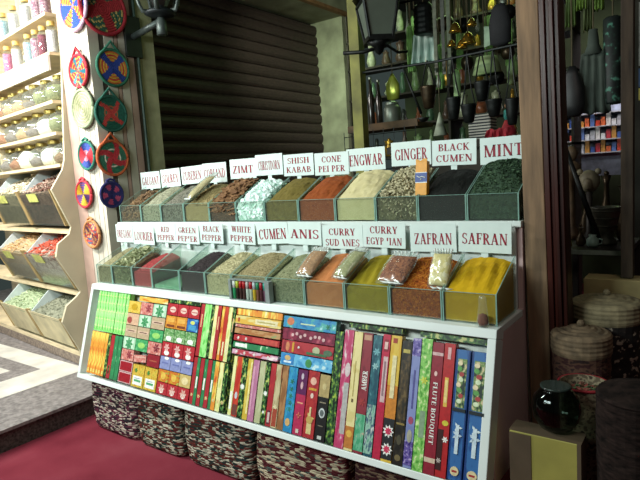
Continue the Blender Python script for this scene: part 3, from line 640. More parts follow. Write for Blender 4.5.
# ---------------------------------------------------------------- clear bags of spice lying on the bins
film = glass('clear_film', 'fafcfb', .25, .2, .045)
def bag(p, rz, tilt, L, W_, T, fill, label, roll=0):
    X = Matrix.Translation(p) @ Matrix.Rotation(rz, 4, 'Z') @ Matrix.Rotation(tilt, 4, 'X') @ Matrix.Rotation(roll, 4, 'Y')
    t = empty('spice_bag', mat4=X); tag(t, label, 'plastic bag', 'clear bags of spice laid between the bins')
    def pillow(w, l, th, amp, fl):
        n = 16; top = []; bot = []
        for j in range(n+1):
            for i in range(n+1):
                u, v = i/n*2-1, j/n*2-1
                e = max(0, (1-abs(u)**3))**.6*max(0, (1-abs(v)**4))**.6
                h = th*e/2+amp*noise.noise(Vector((u*3+fl, v*3, fl)))*e
                ww = w/2*(1-.08*abs(v)**2+.02*math.sin(v*9))
                top.append((u*ww, v*l/2, h+.0008)); bot.append((u*ww, v*l/2, -th*.25*e-.0008))
        vs = top+bot; N = (n+1)**2; fs = []
        for j in range(n):
            for i in range(n):
                a = j*(n+1)+i; fs.append((a, a+1, a+n+2, a+n+1)); fs.append((N+a, N+a+n+1, N+a+n+2, N+a+1))
        for i in range(n):
            fs.append((i, N+i, N+i+1, i+1)); a = n*(n+1)+i; fs.append((a, a+1, N+a+1, N+a))
            a = i*(n+1); fs.append((a, a+n+1, N+a+n+1, N+a)); a = i*(n+1)+n; fs.append((a, N+a, N+a+n+1, a+n+1))
        return vs, fs
    v, f = pillow(W_*.88, L*.80, T*.8, .003, 1.3); MB().add(v, f, fill).build('spice_filling', t, smooth=True)
    v, f = pillow(W_, L, T, .008, 4.1)
    mb = MB().add(v, f, film)
    mb.build('film', t, smooth=True)
    cr = MB(); cr2 = MB()
    for k in range(7):
        x = -W_*.4+W_*.8*k/6; cr.tube([(x*.9, L*.40, .004), (x, L*.50, .006+.004*(k % 2)), (x*1.05, L*.53, .002)], [.003, .0045, .001], M('crumpled_film_white', 'd5ddd8', .3), 5)
    for k in range(3):
        cr2.tube([(-W_*.3+.03*k, -L*.44, .005), (-W_*.1+.03*k, -L*.49, .012), (W_*.15+.03*k, -L*.47, .006)], [.002, .005, .001], M('crumpled_film_white', 'd5ddd8', .3), 5)
    cr.build('crimped_end', t, smooth=True); cr2.build('folded_end', t, smooth=True)
    return t
SLP = math.atan2(.115, .24)
bag((-1.672, 2.185, 1.165), -.12, SLP+.18, .21, .12, .05, MG('bag_brown', ['9a7452', 'b08860'], 120), 'clear bag of light brown spice between the ANIS and CURRY SUDANES bins')
bag((-1.442, 2.185, 1.170), -.32, SLP+.18, .21, .11, .05, MG('bag_olive', ['8a8c60', 'a4a478'], 120), 'clear bag of pale olive spice between the two curry bins')
bag((-1.185, 2.185, 1.158), -.12, SLP+.18, .20, .16, .05, MG('bag_redbrown', ['6a3824', '8e5434', 'a06440'], 120), 'clear bag of red brown spice left of the safflower threads')
bag((-.968, 2.165, 1.168), -.02, SLP+.62, .18, .10, .04, MG('bag_cream', ['c5b870', 'd8cc94', 'e8e2c0'], 60), 'small crinkled clear bag of pale yellow spice right of the safflower threads')
bag((-2.80, 2.50, 1.575), -.45, SLP+.2, .27, .13, .05, MG('bag_straw', ['9c9068', 'b8ac80'], 120), 'clear bag of straw coloured spice lying across the CUBEBEN bin')
t = empty('spice_sachet', (-.752, 2.066, .966)); tag(t, 'narrow clear sachet of brown threads standing at the front of the SAFRAN bin', 'sachet')
v = MB().lathe([(.020, 0), (.026, .02), (.022, .05), (.017, .09), (.016, .118), (.010, .125)], film, n=12, sy=.6); v.build('film', t, smooth=True)
MB().lathe([(.017, .004), (.022, .02), (.018, .048), (.001, .055)], MG('sachet_threads', ['4a2a1c', '7c4a30', '5e3626'], 200), n=12, sy=.6).build('spice_filling', t, smooth=True)
# yellow carton standing between ginger and black cumin
t = empty('spice_carton', mat4=Matrix.Translation((-1.168, 2.42, 1.4755)) @ Matrix.Rotation(math.radians(-8), 4, 'X')); tag(t, 'narrow yellow orange carton with a blue band standing between GINGER and BLACK CUMEN', 'carton')
yl = M('yellow_orange_card', 'd2921c', .45, 0, .06, 40)
mb = MB().box(-.030, .030, 0, .03, 0, .165, yl); mb.build('carton_body', t, bevel=.002)
mb = MB().box(-.0305, .0305, -.001, .0, .064, .108, M('blue_band', '1d3f86', .45)); mb.box(-.0305, .0305, -.0008, 0, .105, .111, M('band_white', 'd8dcd8', .5)); mb.box(-.0305, .0305, -.0008, 0, .060, .066, M('band_white', 'd8dcd8', .5))
mb.tube([(-.022, -.002, .094), (-.008, -.002, .086), (.006, -.002, .090), (.022, -.002, .084)], .0022, M('band_white', 'd8dcd8', .5), 6); mb.ball((0, -.001, .078), .004, M('band_white', 'd8dcd8', .5), 8)
mb.build('printed_band', t)
MB().prism([(-.030, .165), (-.030, .176), (-.015, .172), (-.004, .166), (.010, .178), (.030, .174), (.030, .165)], .001, .003, yl, 'y').build('torn_flap', t)
# ---------------------------------------------------------------- rack of scent vials in front of the cumin bin
t = empty('vial_rack', (-2.150, 2.050, .9655)); tag(t, 'clear and silver open box of scent vials in front of the cumin bin', 'vial rack')
silver = M('brushed_silver', '8c9896', .35, .3, .08, 30)
W_ = .292
for a, b_ in ((0, .018), (W_-.03, W_)): MB().box(a, b_, 0, .033, 0, .108, silver).build('side_wall', t, bevel=.001)
MB().box(.018, W_-.03, 0, .033, 0, .004, silver).build('base', t)
MB().box(0, W_, 0, .033, .108, .112, silver).build('top_plate', t)
MB().box(.018, W_-.03, .030, .033, .004, .108, M('rack_back_dark', '2d2a2a', .6)).build('back_wall', t)
VC = [('d8e0dc', '2f8a58', 'white capped vial of green scent'), ('b8c840', '2c2420', 'lime capped dark vial'), ('b02028', '3c2a26', 'red capped dark vial, left one'), ('b22a2e', '44302c', 'red capped dark vial beside a pale label'), ('b9b4b0', 'a7b8ac', 'grey capped pale vial'), ('aa2028', '9fae9f', 'red capped pale green vial'), ('b8c4c8', 'b09a30', 'silver capped yellow vial'), ('2a8a5c', '6c4a3c', 'green capped brown vial'), ('a82430', '4a2c30', 'red capped dark vial near the right end'), ('2a9484', '5a3a4c', 'teal capped purple vial')]
for k, (cap, liq, lb) in enumerate(VC):
    v = empty('scent_vial', (-2.150+.0305+k*.0246, 2.066, .9705)); tag(v, lb+' in the silver vial rack', 'vial', 'scent vials in the rack')
    MB().lathe([(.0092, 0), (.0103, .003), (.0103, .060), (.006, .066)], M('scent_'+liq, liq, .15, 0, .05), n=12).build('glass_tube', v, smooth=True)
    MB().lathe([(.0105, .060), (.0105, .098), (.008, .099), (.001, .099)], M('cap_'+cap, cap, .4, 0, .05), n=12).build('cap', v, smooth=True)
# ---------------------------------------------------------------- incense packs in the tray
NP = [0]
def TXS(q): return -.0014+.9607*q+.0175*q*q+.0004*q**3

def pack(s0, s1, t0, t1, mats, label, group=None, depth=.034, feats=(), name='incense_pack', n0=.004, cat='incense pack', roll=0):
    w_ = TXS(s1)-TXS(s0)-.0016; h_ = (t1-t0)-.0016; cx = (TXS(s0)+TXS(s1))/2
    X = TM @ Matrix.Translation((cx, n0, t0+.0008)) @ Matrix.Rotation(roll, 4, 'Y')
    mb = MB().box(-w_/2, w_/2, 0, depth, 0, h_, mats)
    for i, ft in enumerate(feats):
        d_ = .0005+.0003*i
        if ft[0] == 'p': mb.box(-w_/2+w_*ft[1], -w_/2+w_*ft[2], -d_, .0, h_*ft[3], h_*ft[4], ft[5])
        elif ft[0] == 'o':                                   # oval badge
            cx_, cz_, rx, rz = -w_/2+w_*ft[1], h_*ft[2], w_*ft[3], h_*ft[4]
            mb.prism([(cx_+rx*math.cos(a*PI/8), cz_+rz*math.sin(a*PI/8)) for a in range(16)], -d_, 0, ft[5], 'y')
        elif ft[0] == 't': word(mb, ft[1], -w_/2+w_*ft[2], h_*ft[3], ft[4], ft[5], -d_, ft[6], rot=ft[7])
        elif ft[0] == 'f':                                   # flower of petals
            cx_, cz_, r_ = -w_/2+w_*ft[1], h_*ft[2], w_*ft[3]
            for k in range(ft[5] if len(ft) > 5 else 6):
                a = 2*PI*k/(ft[5] if len(ft) > 5 else 6); c_, s_ = math.cos(a), math.sin(a)
                mb.prism([(cx_, cz_), (cx_+r_*.6*math.cos(a-.4), cz_+r_*.6*math.sin(a-.4)), (cx_+r_*c_, cz_+r_*s_), (cx_+r_*.6*math.cos(a+.4), cz_+r_*.6*math.sin(a+.4))], -d_-.0001*k, 0, ft[4], 'y')
    o = mb.build(name, mat4=X); tag(o, label, cat, group)
    if w_ > .02 and h_ > .02: pass
    NP[0] += 1; return o
def P1(c, var=.08):
    c = soft(c); return M('card_'+c, c, .35, 0, var, 60)
W1 = P1('dfe4dc'); YE = P1('d8b838'); CR = P1('d8cfa0'); GD = P1('c8962c')
lime = MP(['5cc44a', '8fe07a', 'c4f0a0'], [.45, .62], (60, 60, 18), .35)
orng = MP(['c8341e', 'e08a28', 'e8cc50', 'e8e0a8'], [.38, .52, .66], (34, 34, 9), .35)
dkfl = MP(['14280f', '3f7a38', 'b8c05a'], [.5, .60], (60, 60, 40), .35)
grfl = MP(['2a7a4a', '2a8a50', 'b8d8b0'], [.5, .66], (40, 40, 18), .35)
redp = MP(['a8242c', 'bc2f30', 'd8a060'], [.55, .72], (30, 30, 12), .35)
ywl = MP(['c8d070', 'e0e098', 'd0a040', 'b04830'], [.45, .62, .72], (50, 50, 10), .35)
rdyl = MP(['b8281e', 'c83c24', 'e0b040'], [.5, .64], (40, 40, 8), .35)
rng = random.Random(3)
for k in range(11):
    a = .103+k*.0318; pack(a, a+.0316, .316, .586, lime, 'thin bright lime green incense pack in the row at the top left of the tray', 'lime green packs', feats=[('p', .42, .60, .04, .96, P1('a8e48c'))]+[('f', .5, z, .42, P1('d8ec9c'), 4) for z in (.12, .3, .5, .7, .88)], n0=.006+rng.uniform(0, .004))
for k in range(6):
    a = .093+k*.0328; pack(a, a+.0326, .035, .310, orng, 'orange and yellow flame patterned incense pack at the bottom left of the tray', 'flame patterned packs', feats=[('p', .40, .62, .3, .7, P1('e0a030')), ('p', .25, .8, .04, .12, P1('d8cc60'))], n0=.006+rng.uniform(0, .004))
pack(.292, .325, .035, .308, dkfl, 'dark green floral incense pack right of the flame patterned packs')
pack(.327, .366, .035, .308, redp, 'plain red incense pack between two green floral packs at the left', feats=[('p', .3, .7, .1, .3, dkfl)])
pack(.368, .410, .035, .308, grfl, 'green leaf patterned incense pack right of the plain red pack at the left')
pack(.412, .452, .035, .308, grfl, 'green and white leaf patterned incense pack beside the dark red cone boxes')
def cone(s0, s1, t0, t1, mat_, label, feats, group=None, roll=0): pack(s0, s1, t0, t1, mat_, label, group, .045, feats, 'incense_cone_box', .006, 'cone box', roll)
yb = MP(['c89a28', 'd8b848', 'b0a030'], [.45, .62], (70, 70, 70)); pkb = MP(['b85a50', 'c87a70', 'd8b0a0'], [.45, .62], (60, 60, 60)); mnt = P1('9cc8a4'); tnb = P1('b09a78'); grb = MP(['2a8a4c', '3ca05c', '6cb880'], [.45, .62], (60, 60, 60))
hill = lambda c: [('p', .12, .88, .12, .9, P1('b8dcbc')), ('f', .5, .45, .34, c, 7)]
band = [('p', .08, .92, .42, .66, P1('c8a890')), ('p', .2, .8, .50, .58, P1('5a3a30'))]
T3 = ['top', 'second', 'third', 'fourth', 'fifth', 'sixth', 'bottom']
cs = [(.458, .583), (.586, .706), (.710, .838)]
grid = [[(yb, 'yellow', [('o', .5, .5, .25, .3, P1('b89018'))]), (pkb, 'dusty pink', [('f', .65, .55, .25, P1('8a2c38'))]), (mnt, 'mint green', hill(P1('3a8a54')))],
        [(P1('c8a080'), 'peach', [('o', .25, .4, .2, .3, P1('9a4038'))]), (mnt, 'mint green', hill(P1('3a8a54'))), (tnb, 'tan', band)],
        [(tnb, 'tan', band), (tnb, 'tan', band), (grb, 'bright green', [('o', .5, .5, .3, .25, P1('8cc860'))])],
        [(mnt, 'mint green', hill(P1('3a8a54'))), (grb, 'bright green', [('o', .5, .5, .3, .25, P1('8cc860'))]), (pkb, 'dusty pink', [('f', .65, .55, .25, P1('7a2430'))])]]
rt = [(.466, .540), (.391, .463), (.318, .388), (.243, .315)]
cn = ['left', 'middle', 'right']
for r, row in enumerate(grid):
    for c_, (m_, nm, ft) in enumerate(row):
        cone(cs[c_][0], cs[c_][1], rt[r][0], rt[r][1], m_, '%s cone incense box, %s column of the left block, %s row down' % (nm, cn[c_], T3[r]), ft, 'small cone incense boxes')
cone(.458, .583, .172, .240, pkb, 'dusty pink cone incense box at the left of the fifth row of the left block', [('f', .65, .55, .25, P1('8a2c38'))], 'small cone incense boxes')
cone(.590, .712, .178, .222, pkb, 'crooked flattened pink cone box in the middle of the left block', [('p', .1, .9, .6, .8, P1('d0a090'))], 'small cone incense boxes', math.radians(-5))
cone(.722, .838, .168, .240, P1('8c1c26'), 'dark red cone incense box right of the crooked pink one', [('t', 'ROSE', .5, .5, .07, .012, P1('b87a50'), 0)][:0]+[('p', .2, .8, .45, .55, P1('a8523c'))], 'small cone incense boxes')
for a, b_, nm in ((.102, .168, 'upper'), (.034, .100, 'lower')):
    cone(.458, .590, a, b_, P1('c8a0a0'), '%s of two dark red cone boxes with pale edges beside the green leaf pack' % nm, [('p', .04, .96, .08, .92, P1('9a1420'))], 'small cone incense boxes')
gy = MP(['b88820', 'd0b038', 'a0a030'], [.45, .6], (60, 60, 60))
for a, b_, nm in ((.597, .715, 'left'), (.719, .838, 'right')):
    cone(a, b_, .030, .163, gy, '%s of two taller yellow boxes with a white green lettered label at the tray bottom' % nm, [('p', .12, .88, .10, .50, W1), ('p', .22, .78, .24, .34, P1('4a9a60')), ('p', .25, .7, .38, .42, P1('8a9ab0')), ('f', .3, .75, .14, P1('3c8a3c'))], 'small cone incense boxes')
cr_ = [(.845, .938), (.940, 1.033), (1.035, 1.128)]
rr_ = [(.487, .556), (.411, .484), (.333, .408), (.250, .330), (.174, .247), (.101, .171), (.030, .098)]
redb = MP(['a81c28', 'b82830', 'a02028'], [.45, .6], (60, 60, 60)); orb = MP(['c87a20', 'd8902c', 'c06a1c'], [.45, .6], (50, 50, 50)); gfb = MP(['3c7a3c', '6ca05c', 'b8d0a8'], [.45, .6], (90, 90, 90)); pub = P1('7c86b8'); blb = MP(['1c4a9a', '2a6ab8', '6ab0d8'], [.45, .62], (40, 40, 40))
rspec = [(redb, 'red', [('o', .55, .5, .3, .26, P1('d8b8a8')), ('p', .3, .8, .45, .52, P1('b03038'))]), (orb, 'orange', [('p', .1, .9, .1, .3, P1('7a3a1c')), ('p', .15, .85, .5, .85, P1('d8a040'))]), (gfb, 'green flowered', [('o', .5, .25, .28, .2, W1)]), (redb, 'crimson', [('f', .45, .6, .3, P1('d8a8a0')), ('o', .5, .22, .25, .18, P1('dfe0d8'))]), (pub, 'lilac blue', [('o', .6, .88, .22, .12, W1), ('p', .2, .8, .45, .55, P1('5a64a0'))]), (MP(['c89820', 'c86020', '9ab040'], [.45, .6], (50, 50, 50)), 'orange and lime', [('o', .5, .5, .25, .3, P1('d8b040'))]), (redb, 'dark red', [('f', .5, .5, .32, P1('d0a090')), ('o', .5, .3, .2, .2, P1('e0d8d0'))])]
for r, (m_, nm, ft) in enumerate(rspec):
    for c_ in range(3):
        mm, nn, fx = (m_, nm, ft)
        if r == 1 and c_ == 2: mm, nn, fx = blb, 'blue', [('p', .15, .85, .1, .5, P1('3a90c0')), ('o', .5, .7, .2, .15, P1('c8d060'))]
        if r == 5 and c_ == 2: mm, nn, fx = P1('c0a860'), 'straw yellow', [('o', .5, .5, .3, .3, P1('d8c890'))]
        cone(cr_[c_][0], cr_[c_][1], rr_[r][0], rr_[r][1], mm, '%s square incense box, %s column of the right block, %s row down' % (nn, cn[c_], T3[r]), fx, 'square incense boxes')
pack(.560, .842, .545, .576, MP(['d0701c', 'e0b040', 'e8dca0'], [.42, .6], (12, 40, 50)), 'orange and cream pack lying flat above the small cone boxes')
pack(.850, 1.128, .560, .581, dkfl, 'dark green flowered pack lying flat above the red square boxes')
U = [(1.132, 1.163, redp, 'red', 'left of the broad lime pack'), (1.165, 1.219, lime, 'broad lime green', 'in the upper row'), (1.221, 1.240, dkfl, 'narrow dark green', 'right of the broad lime pack'), (1.242, 1.269, ywl, 'pale yellow', 'right of the narrow dark green pack'), (1.271, 1.299, redp, 'red with gold flecks', 'right of the pale yellow pack'), (1.301, 1.322, orng, 'narrow yellow orange', 'between two red packs'), (1.324, 1.352, rdyl, 'scarlet and yellow', 'near the right of the upper row'), (1.354, 1.383, ywl, 'cream yellow', 'near the right of the upper row'), (1.385, 1.405, dkfl, 'dark flowered', 'beside the flat stack')]
for a, b_, m_, nm, wh in U: pack(a, b_, .286, .578, m_, '%s incense pack standing %s, upper row' % (nm, wh), 'standing packs of the upper row', n0=.005+rng.uniform(0, .005), feats=[('p', .3, .7, .1, .35, CR)] if 'yellow' in nm else [('p', .35, .65, .55, .8, P1('d8a878'))] if 'red' in nm else [])
Lr = [(1.132, 1.160, redp, 'red', 'leftmost'), (1.162, 1.186, grfl, 'green and white', 'second'), (1.188, 1.218, redp, 'red and gold', 'third'), (1.220, 1.245, grfl, 'leafy green', 'fourth'), (1.247, 1.278, redp, 'deep red', 'fifth'), (1.280, 1.303, grfl, 'green flecked', 'sixth'), (1.305, 1.335, orng, 'orange', 'seventh'), (1.337, 1.370, ywl, 'yellow brown', 'eighth'), (1.372, 1.404, dkfl, 'dark green flowered', 'ninth')]
for a, b_, m_, nm, wh in Lr: pack(a, b_, .024, .280, m_, '%s incense pack, %s in the lower row right of the square boxes' % (nm, wh), 'standing packs of the lower row', n0=.005+rng.uniform(0, .005), feats=[('p', .25, .75, .35, .6, W1), ('t', 'ROSE', .5, .48, .05, .012, P1('2a7a4a'), PI/2)][:1] if wh in ('second', 'fourth', 'sixth') else [('f', .5, .2, .4, P1('d8c080'))])
Hs = [(.543, .578, orng, 'orange flame patterned'), (.498, .541, MP(['d8a838', 'd8c878', 'c8703c'], [.5, .7], (8, 30, 40)), 'cream labelled yellow'), (.480, .496, pkb, 'thin pink'), (.446, .476, MP(['a86a38', 'b88a58', '8a9a60'], [.5, .66], (14, 30, 40)), 'tan and orange'), (.408, .440, redp, 'pale flowered red'), (.372, .402, grfl, 'green and white'), (.338, .364, MP(['b83a44', 'd0a0b8', 'e8d8d8'], [.5, .62], (14, 30, 40)), 'pink and red flowered')]
for k, (a, b_, m_, nm) in enumerate(Hs):
    ft = []
    if k == 1: ft = [('p', .45, .93, .18, .8, CR), ('p', .5, .88, .42, .56, P1('a89a50')), ('p', .06, .10, .25, .75, P1('b04020'))]
    if k == 5: ft = [('p', .05, .32, .2, .85, W1)]
    if k in (4, 6): ft = [('f', x, .5, .03, W1) for x in (.1, .28, .5, .8)]
    if k == 4: ft = ft[:2]+[('p', .42, .97, .1, .9, P1('c0463c'))]
    pack(1.412, 1.724, a, b_, m_, '%s pack, %s from the top of the seven stacked flat packs' % (nm, ['first', 'second', 'third', 'fourth', 'fifth', 'sixth', 'seventh'][k]), 'flat stack of seven packs', feats=ft, n0=.008 if k != 1 else .003)
V2 = [(1.432, 1.456, ywl, 'lime yellow'), (1.458, 1.497, rdyl, 'red and orange'), (1.499, 1.536, dkfl, 'dark green with a white rose'), (1.538, 1.572, MP(['c8a830', 'd8c858', 'b87a30'], [.5, .64], (50, 50, 10)), 'yellow'), (1.574, 1.614, MP(['b06a90', 'c080a0', 'a03a50'], [.55, .7], (40, 40, 9)), 'mauve pink'), (1.616, 1.655, MP(['a8ae80', 'b8bc90', 'a04038'], [.52, .66], (40, 40, 9)), 'pale grey green'), (1.657, 1.688, dkfl, 'deep green flowered'), (1.690, 1.724, redp, 'scarlet'), (1.726, 1.762, MP(['c0b488', 'a89a6c', 'a85838'], [.5, .62], (40, 40, 9)), 'cream and rust'), (1.764, 1.802, MP(['8a5a34', 'a87848', '5a3a26'], [.5, .64], (40, 40, 9)), 'wood brown')]
for k, (a, b_, m_, nm) in enumerate(V2):
    ft = []
    if k == 2: ft = [('f', .5, .52, .45, W1, 9)]
    if k == 6: ft = [('f', .5, .50, .45, W1, 9), ('f', .5, .2, .3, W1, 7)]
    if k == 0: ft = [('p', .2, .8, .1, .4, W1)]
    if k == 1: ft = [('o', .5, .35, .25, .06, P1('b8c0c8')), ('p', .1, .9, .02, .2, P1('6a3a30'))]
    if k == 7: ft = [('p', .2, .8, .03, .25, P1('5a2a34')), ('p', .3, .7, .06, .22, P1('c8b0a8'))]
    if k == 8: ft = [('p', .1, .9, .02, .3, P1('a0402c')), ('f', .5, .33, .4, P1('d8cfa0'))]
    if k == 4: ft = [('p', .15, .4, .1, .9, P1('c890a8'))]
    if k == 3: ft = [('p', .6, .9, .1, .95, P1('e0d488'))]
    pack(a, b_, .024, .328, m_, '%s incense pack standing under the stack of seven flat packs' % nm, 'standing packs under the flat stack', feats=ft, n0=.005+rng.uniform(0, .005))
sea = MP(['1c6aa8', '2c86b8', '4aa8a0', '9ad0d8'], [.42, .56, .7], (22, 22, 22))
GR = P1('3a8a4a'); 
pack(1.737, 2.045, .515, .571, sea, 'blue sea patterned pack lying on top of the four broad flat packs', 'broad flat packs', feats=[('o', .14, .55, .07, .35, P1('c87048')), ('f', .86, .45, .05, P1('2a7a5a')), ('t', 'AQUA', .5, .5, .11, .018, P1('c8dca8'), 0)][:2]+[('p', .34, .62, .38, .5, P1('b8d0a8'))])
pack(1.740, 2.045, .456, .512, MP(['6a1430', '84203c', 'b04a5c'], [.5, .66], (26, 26, 26)), 'dark crimson pack with pale scrollwork, second of the four broad flat packs', 'broad flat packs', feats=[('o', x, .5+.12*math.sin(x*30), .028, .15, P1('c8a0a0')) for x in (.2, .28, .36, .44, .56, .64, .72, .8)])
pack(1.742, 2.045, .394, .453, MP(['a02830', 'b03038', '8c2430'], [.45, .6], (20, 20, 20)), 'red pack with a domed temple picture, third of the four broad flat packs', 'broad flat packs', feats=[('o', .12, .5, .04, .4, P1('c87a50')), ('p', .21, .25, .1, .9, GD), ('f', .34, .55, .025, W1), ('o', .68, .5, .07, .3, P1('a8b088')), ('p', .5, .88, .1, .3, P1('3c6a44')), ('o', .9, .45, .08, .25, P1('4a6a50'))])
pack(1.744, 2.045, .333, .391, MP(['3a90c8', '5cb0d8', 'b8dce0'], [.45, .6], (30, 30, 30)), 'light blue pack with a green ball, lowest of the four broad flat packs', 'broad flat packs', feats=[('p', .02, .27, .05, .95, P1('2c7ec0')), ('o', .14, .62, .06, .22, P1('c8a868')), ('p', .07, .22, .2, .36, P1('c8dce8')), ('o', .56, .45, .06, .36, GR)])
pack(1.806, 1.858, .024, .330, MP(['1c7ab0', '2c94c4', '2a8a80'], [.5, .62], (40, 40, 20)), 'bright blue pack with green sprigs standing under the light blue flat pack', feats=[('f', .5, z, .26, P1('2a7a5c'), 5) for z in (.35, .45, .55, .66, .78)]+[('o', .45, .15, .28, .06, P1('c8a060'))])
pack(1.862, 1.918, .024, .326, P1('b0244c'), 'magenta pack with purple top standing right of the bright blue pack', feats=[('p', 0, 1, .62, 1, P1('5a1c50')), ('p', .2, .8, .48, .5, P1('d89a70')), ('o', .5, .76, .14, .06, P1('c8a0a8')), ('o', .5, .9, .14, .05, P1('b8a8b8')), ('f', .5, .3, .3, P1('c86a50'), 4), ('p', .35, .65, .03, .09, P1('c8c0b0'))])
pack(1.922, 1.984, .024, .330, MP(['a02028', 'b02c2c', '982028'], [.45, .6], (30, 30, 30)), 'red pack with a golden temple tower standing beside the black and gold pack', feats=[('o', .5, .85, .28, .06, P1('d8a890')), ('p', .15, .85, .71, .745, GD), ('o', .5, .63, .14, .04, P1('d8c0b0')), ('p', .28, .72, .06, .26, P1('c8b878')), ('f', .5, .3, .42, P1('c8b060'), 3), ('p', .42, .58, .3, .46, P1('d0c088')), ('o', .5, .27, .3, .06, P1('b89850'))])
pack(1.988, 2.044, .024, .324, P1('1c1c1c'), 'black pack with gold top third and a round silver seal', feats=[('p', 0, 1, .66, 1, P1('a8935c')), ('o', .5, .82, .2, .05, P1('c0b078')), ('o', .5, .42, .30, .075, P1('b8c0c0')), ('o', .5, .42, .20, .05, P1('5a6464')), ('p', .2, .8, .57, .585, P1('8a8068')), ('p', .25, .75, .22, .235, P1('6a6454')), ('p', .3, .7, .03, .08, P1('b8c0b8'))])
pack(2.048, 2.090, .022, .530, MP(['16281a', '3a6a2c', '9ab83c'], [.48, .60], (60, 60, 40)), 'tall dark green leaf patterned pack left of the pink and white pack')
big = 'tall packs of the right half'
pack(2.094, 2.142, .020, .543, MP(['b83460', 'c85078', 'd8c8c8'], [.5, .58], (40, 40, 14)), 'tall pink and white flowered incense pack', big, feats=[('p', .45, .98, .12, .55, P1('a8a8a4')), ('o', .7, .66, .3, .06, P1('c8b8b8')), ('p', .05, .3, .1, .4, P1('b82858'))])
pack(2.145, 2.188, .020, .540, MP(['d0c078', 'dccf8c', 'c8b468'], [.45, .6], (20, 20, 10)), 'tall cream yellow incense pack with thin script', big, feats=[('p', .35, .6, .40, .43, P1('6a5a34')), ('p', .42, .52, .45, .75, P1('a8964c')), ('p', .0, 1, .02, .20, P1('b8702c')), ('o', .5, .14, .35, .03, P1('d8a840'))])
pack(2.191, 2.238, .020, .540, MP(['7a2430', '8c2c38', '742430'], [.45, .6], (20, 20, 10)), 'tall wine red pack with pale slanted lettering with a green lower part', big, feats=[('p', 0, 1, .02, .32, MP(['3c9a6c', '60b088', 'b8a890'], [.5, .64], (60, 60, 30))), ('t', 'AMBER', .55, .60, .085, .026, W1, PI/2), ('p', .1, .9, .94, .985, P1('b88a6c')), ('f', .5, .42, .4, P1('a83838'))])
pack(2.241, 2.283, .020, .536, MP(['1c4a5c', '28606c', '5a98a0'], [.48, .62], (40, 40, 22)), 'tall dark teal pack with pale blossoms', big, feats=[('f', .5, .86, .45, P1('6aa8b0')), ('f', .5, .74, .4, P1('8ab8b8')), ('p', 0, 1, .02, .42, MP(['5a9a80', '8ab8a4', '3c5a70', 'c8d0c8'], [.4, .52, .62], (60, 60, 22)))])
pack(2.286, 2.322, .020, .545, P1('b81c3c'), 'tall pink and crimson pack with grey side lettering', big, feats=[('p', .3, .9, .45, .82, P1('c8a8a8')), ('p', .45, .7, .5, .78, P1('8a6a70')), ('p', .25, .8, .86, .96, P1('8c1428')), ('p', .3, .75, .88, .94, P1('d8b0a8'))])
pack(2.325, 2.374, .018, .545, MP(['d0a428', 'd8b43c', 'c88c28'], [.45, .6], (30, 30, 9)), 'tall golden yellow pack with two pink lotus flowers', big, feats=[('p', .0, 1, .34, .6, P1('c87a24')), ('p', 0, 1, .02, .34, P1('24282c')), ('p', .2, .6, .94, .98, P1('a03020')), ('f', .5, .24, .55, W1, 9), ('f', .5, .24, .38, P1('c82c50'), 8), ('f', .5, .10, .55, W1, 9), ('f', .5, .10, .38, P1('c82c50'), 8), ('p', .3, .7, .5, .84, P1('d8cc98'))])
pack(2.377, 2.422, .018, .530, MP(['1c1a16', '2a261e', '50402a'], [.5, .62], (40, 40, 20)), 'tall black pack with faint gold ornament', big, feats=[('t', 'OPIUM', .5, .92, .03, .014, P1('b8a860'), 0)][:0]+[('p', .15, .85, .90, .93, P1('b0a24c')), ('p', .1, .9, .32, .335, P1('8a7438')), ('p', .1, .9, .36, .84, MP(['2c2820', '483a26', '6a5634'], [.45, .6], (60, 60, 30))), ('o', .5, .2, .25, .04, P1('4a4634')), ('o', .5, .06, .3, .025, P1('6a5e3c'))])
pack(2.424, 2.461, .020, .546, MP(['6c78b0', '7a86bc', '6a74a8'], [.45, .6], (20, 20, 10)), 'tall lavender blue incense pack', big, feats=[('p', .0, 1, .86, 1, MP(['3c3080', '6a5ca8', 'a89cc8'], [.45, .6], (70, 70, 70))), ('p', .4, .6, .45, .75, P1('4a4a8c')), ('o', .5, .36, .3, .03, P1('a04060')), ('p', 0, 1, .02, .20, MP(['2c2468', '5a4a98', 'a898c8'], [.45, .6], (70, 70, 70))), ('o', .5, .24, .3, .05, P1('9a9a88'))])
pack(2.463, 2.508, .018, .550, MP(['4c9a34', '7cc454', 'c8e098'], [.44, .58], (60, 60, 40)), 'tall light green flowered pack left of the dark red one with white lettering', big, feats=[('p', .35, .85, .25, .45, P1('7a9a78')), ('f', .5, .68, .4, P1('c8d040'))])
pack(2.510, 2.556, .018, .540, P1('8c1a2c'), 'tall dark red pack with large upright white lettering', big, feats=[('p', 0, 1, .90, .925, P1('c8a0a0')), ('p', 0, 1, .09, .125, P1('c8b098')), ('t', 'FLUTE BOUQUET', .5, .46, .245, .019, W1, -PI/2), ('o', .45, .76, .14, .02, P1('d8b0a8'))])
pack(2.558, 2.602, .020, .543, P1('b41c20'), 'tall bright red pack left of the two blue packs', big, feats=[('p', .25, .6, .52, .74, P1('d8b040')), ('p', .3, .55, .55, .72, P1('e0c878')), ('p', .35, .65, .88, .97, P1('d0a0a0')), ('p', .0, .5, .05, .35, P1('3a1c1c')), ('o', .6, .40, .3, .02, P1('c8c030')), ('f', .7, .28, .3, W1), ('f', .25, .12, .25, P1('b8a8a0'))])
sky = MP(['1c4a8c', '2a62a4', '4484b8'], [.45, .62], (24, 24, 10))
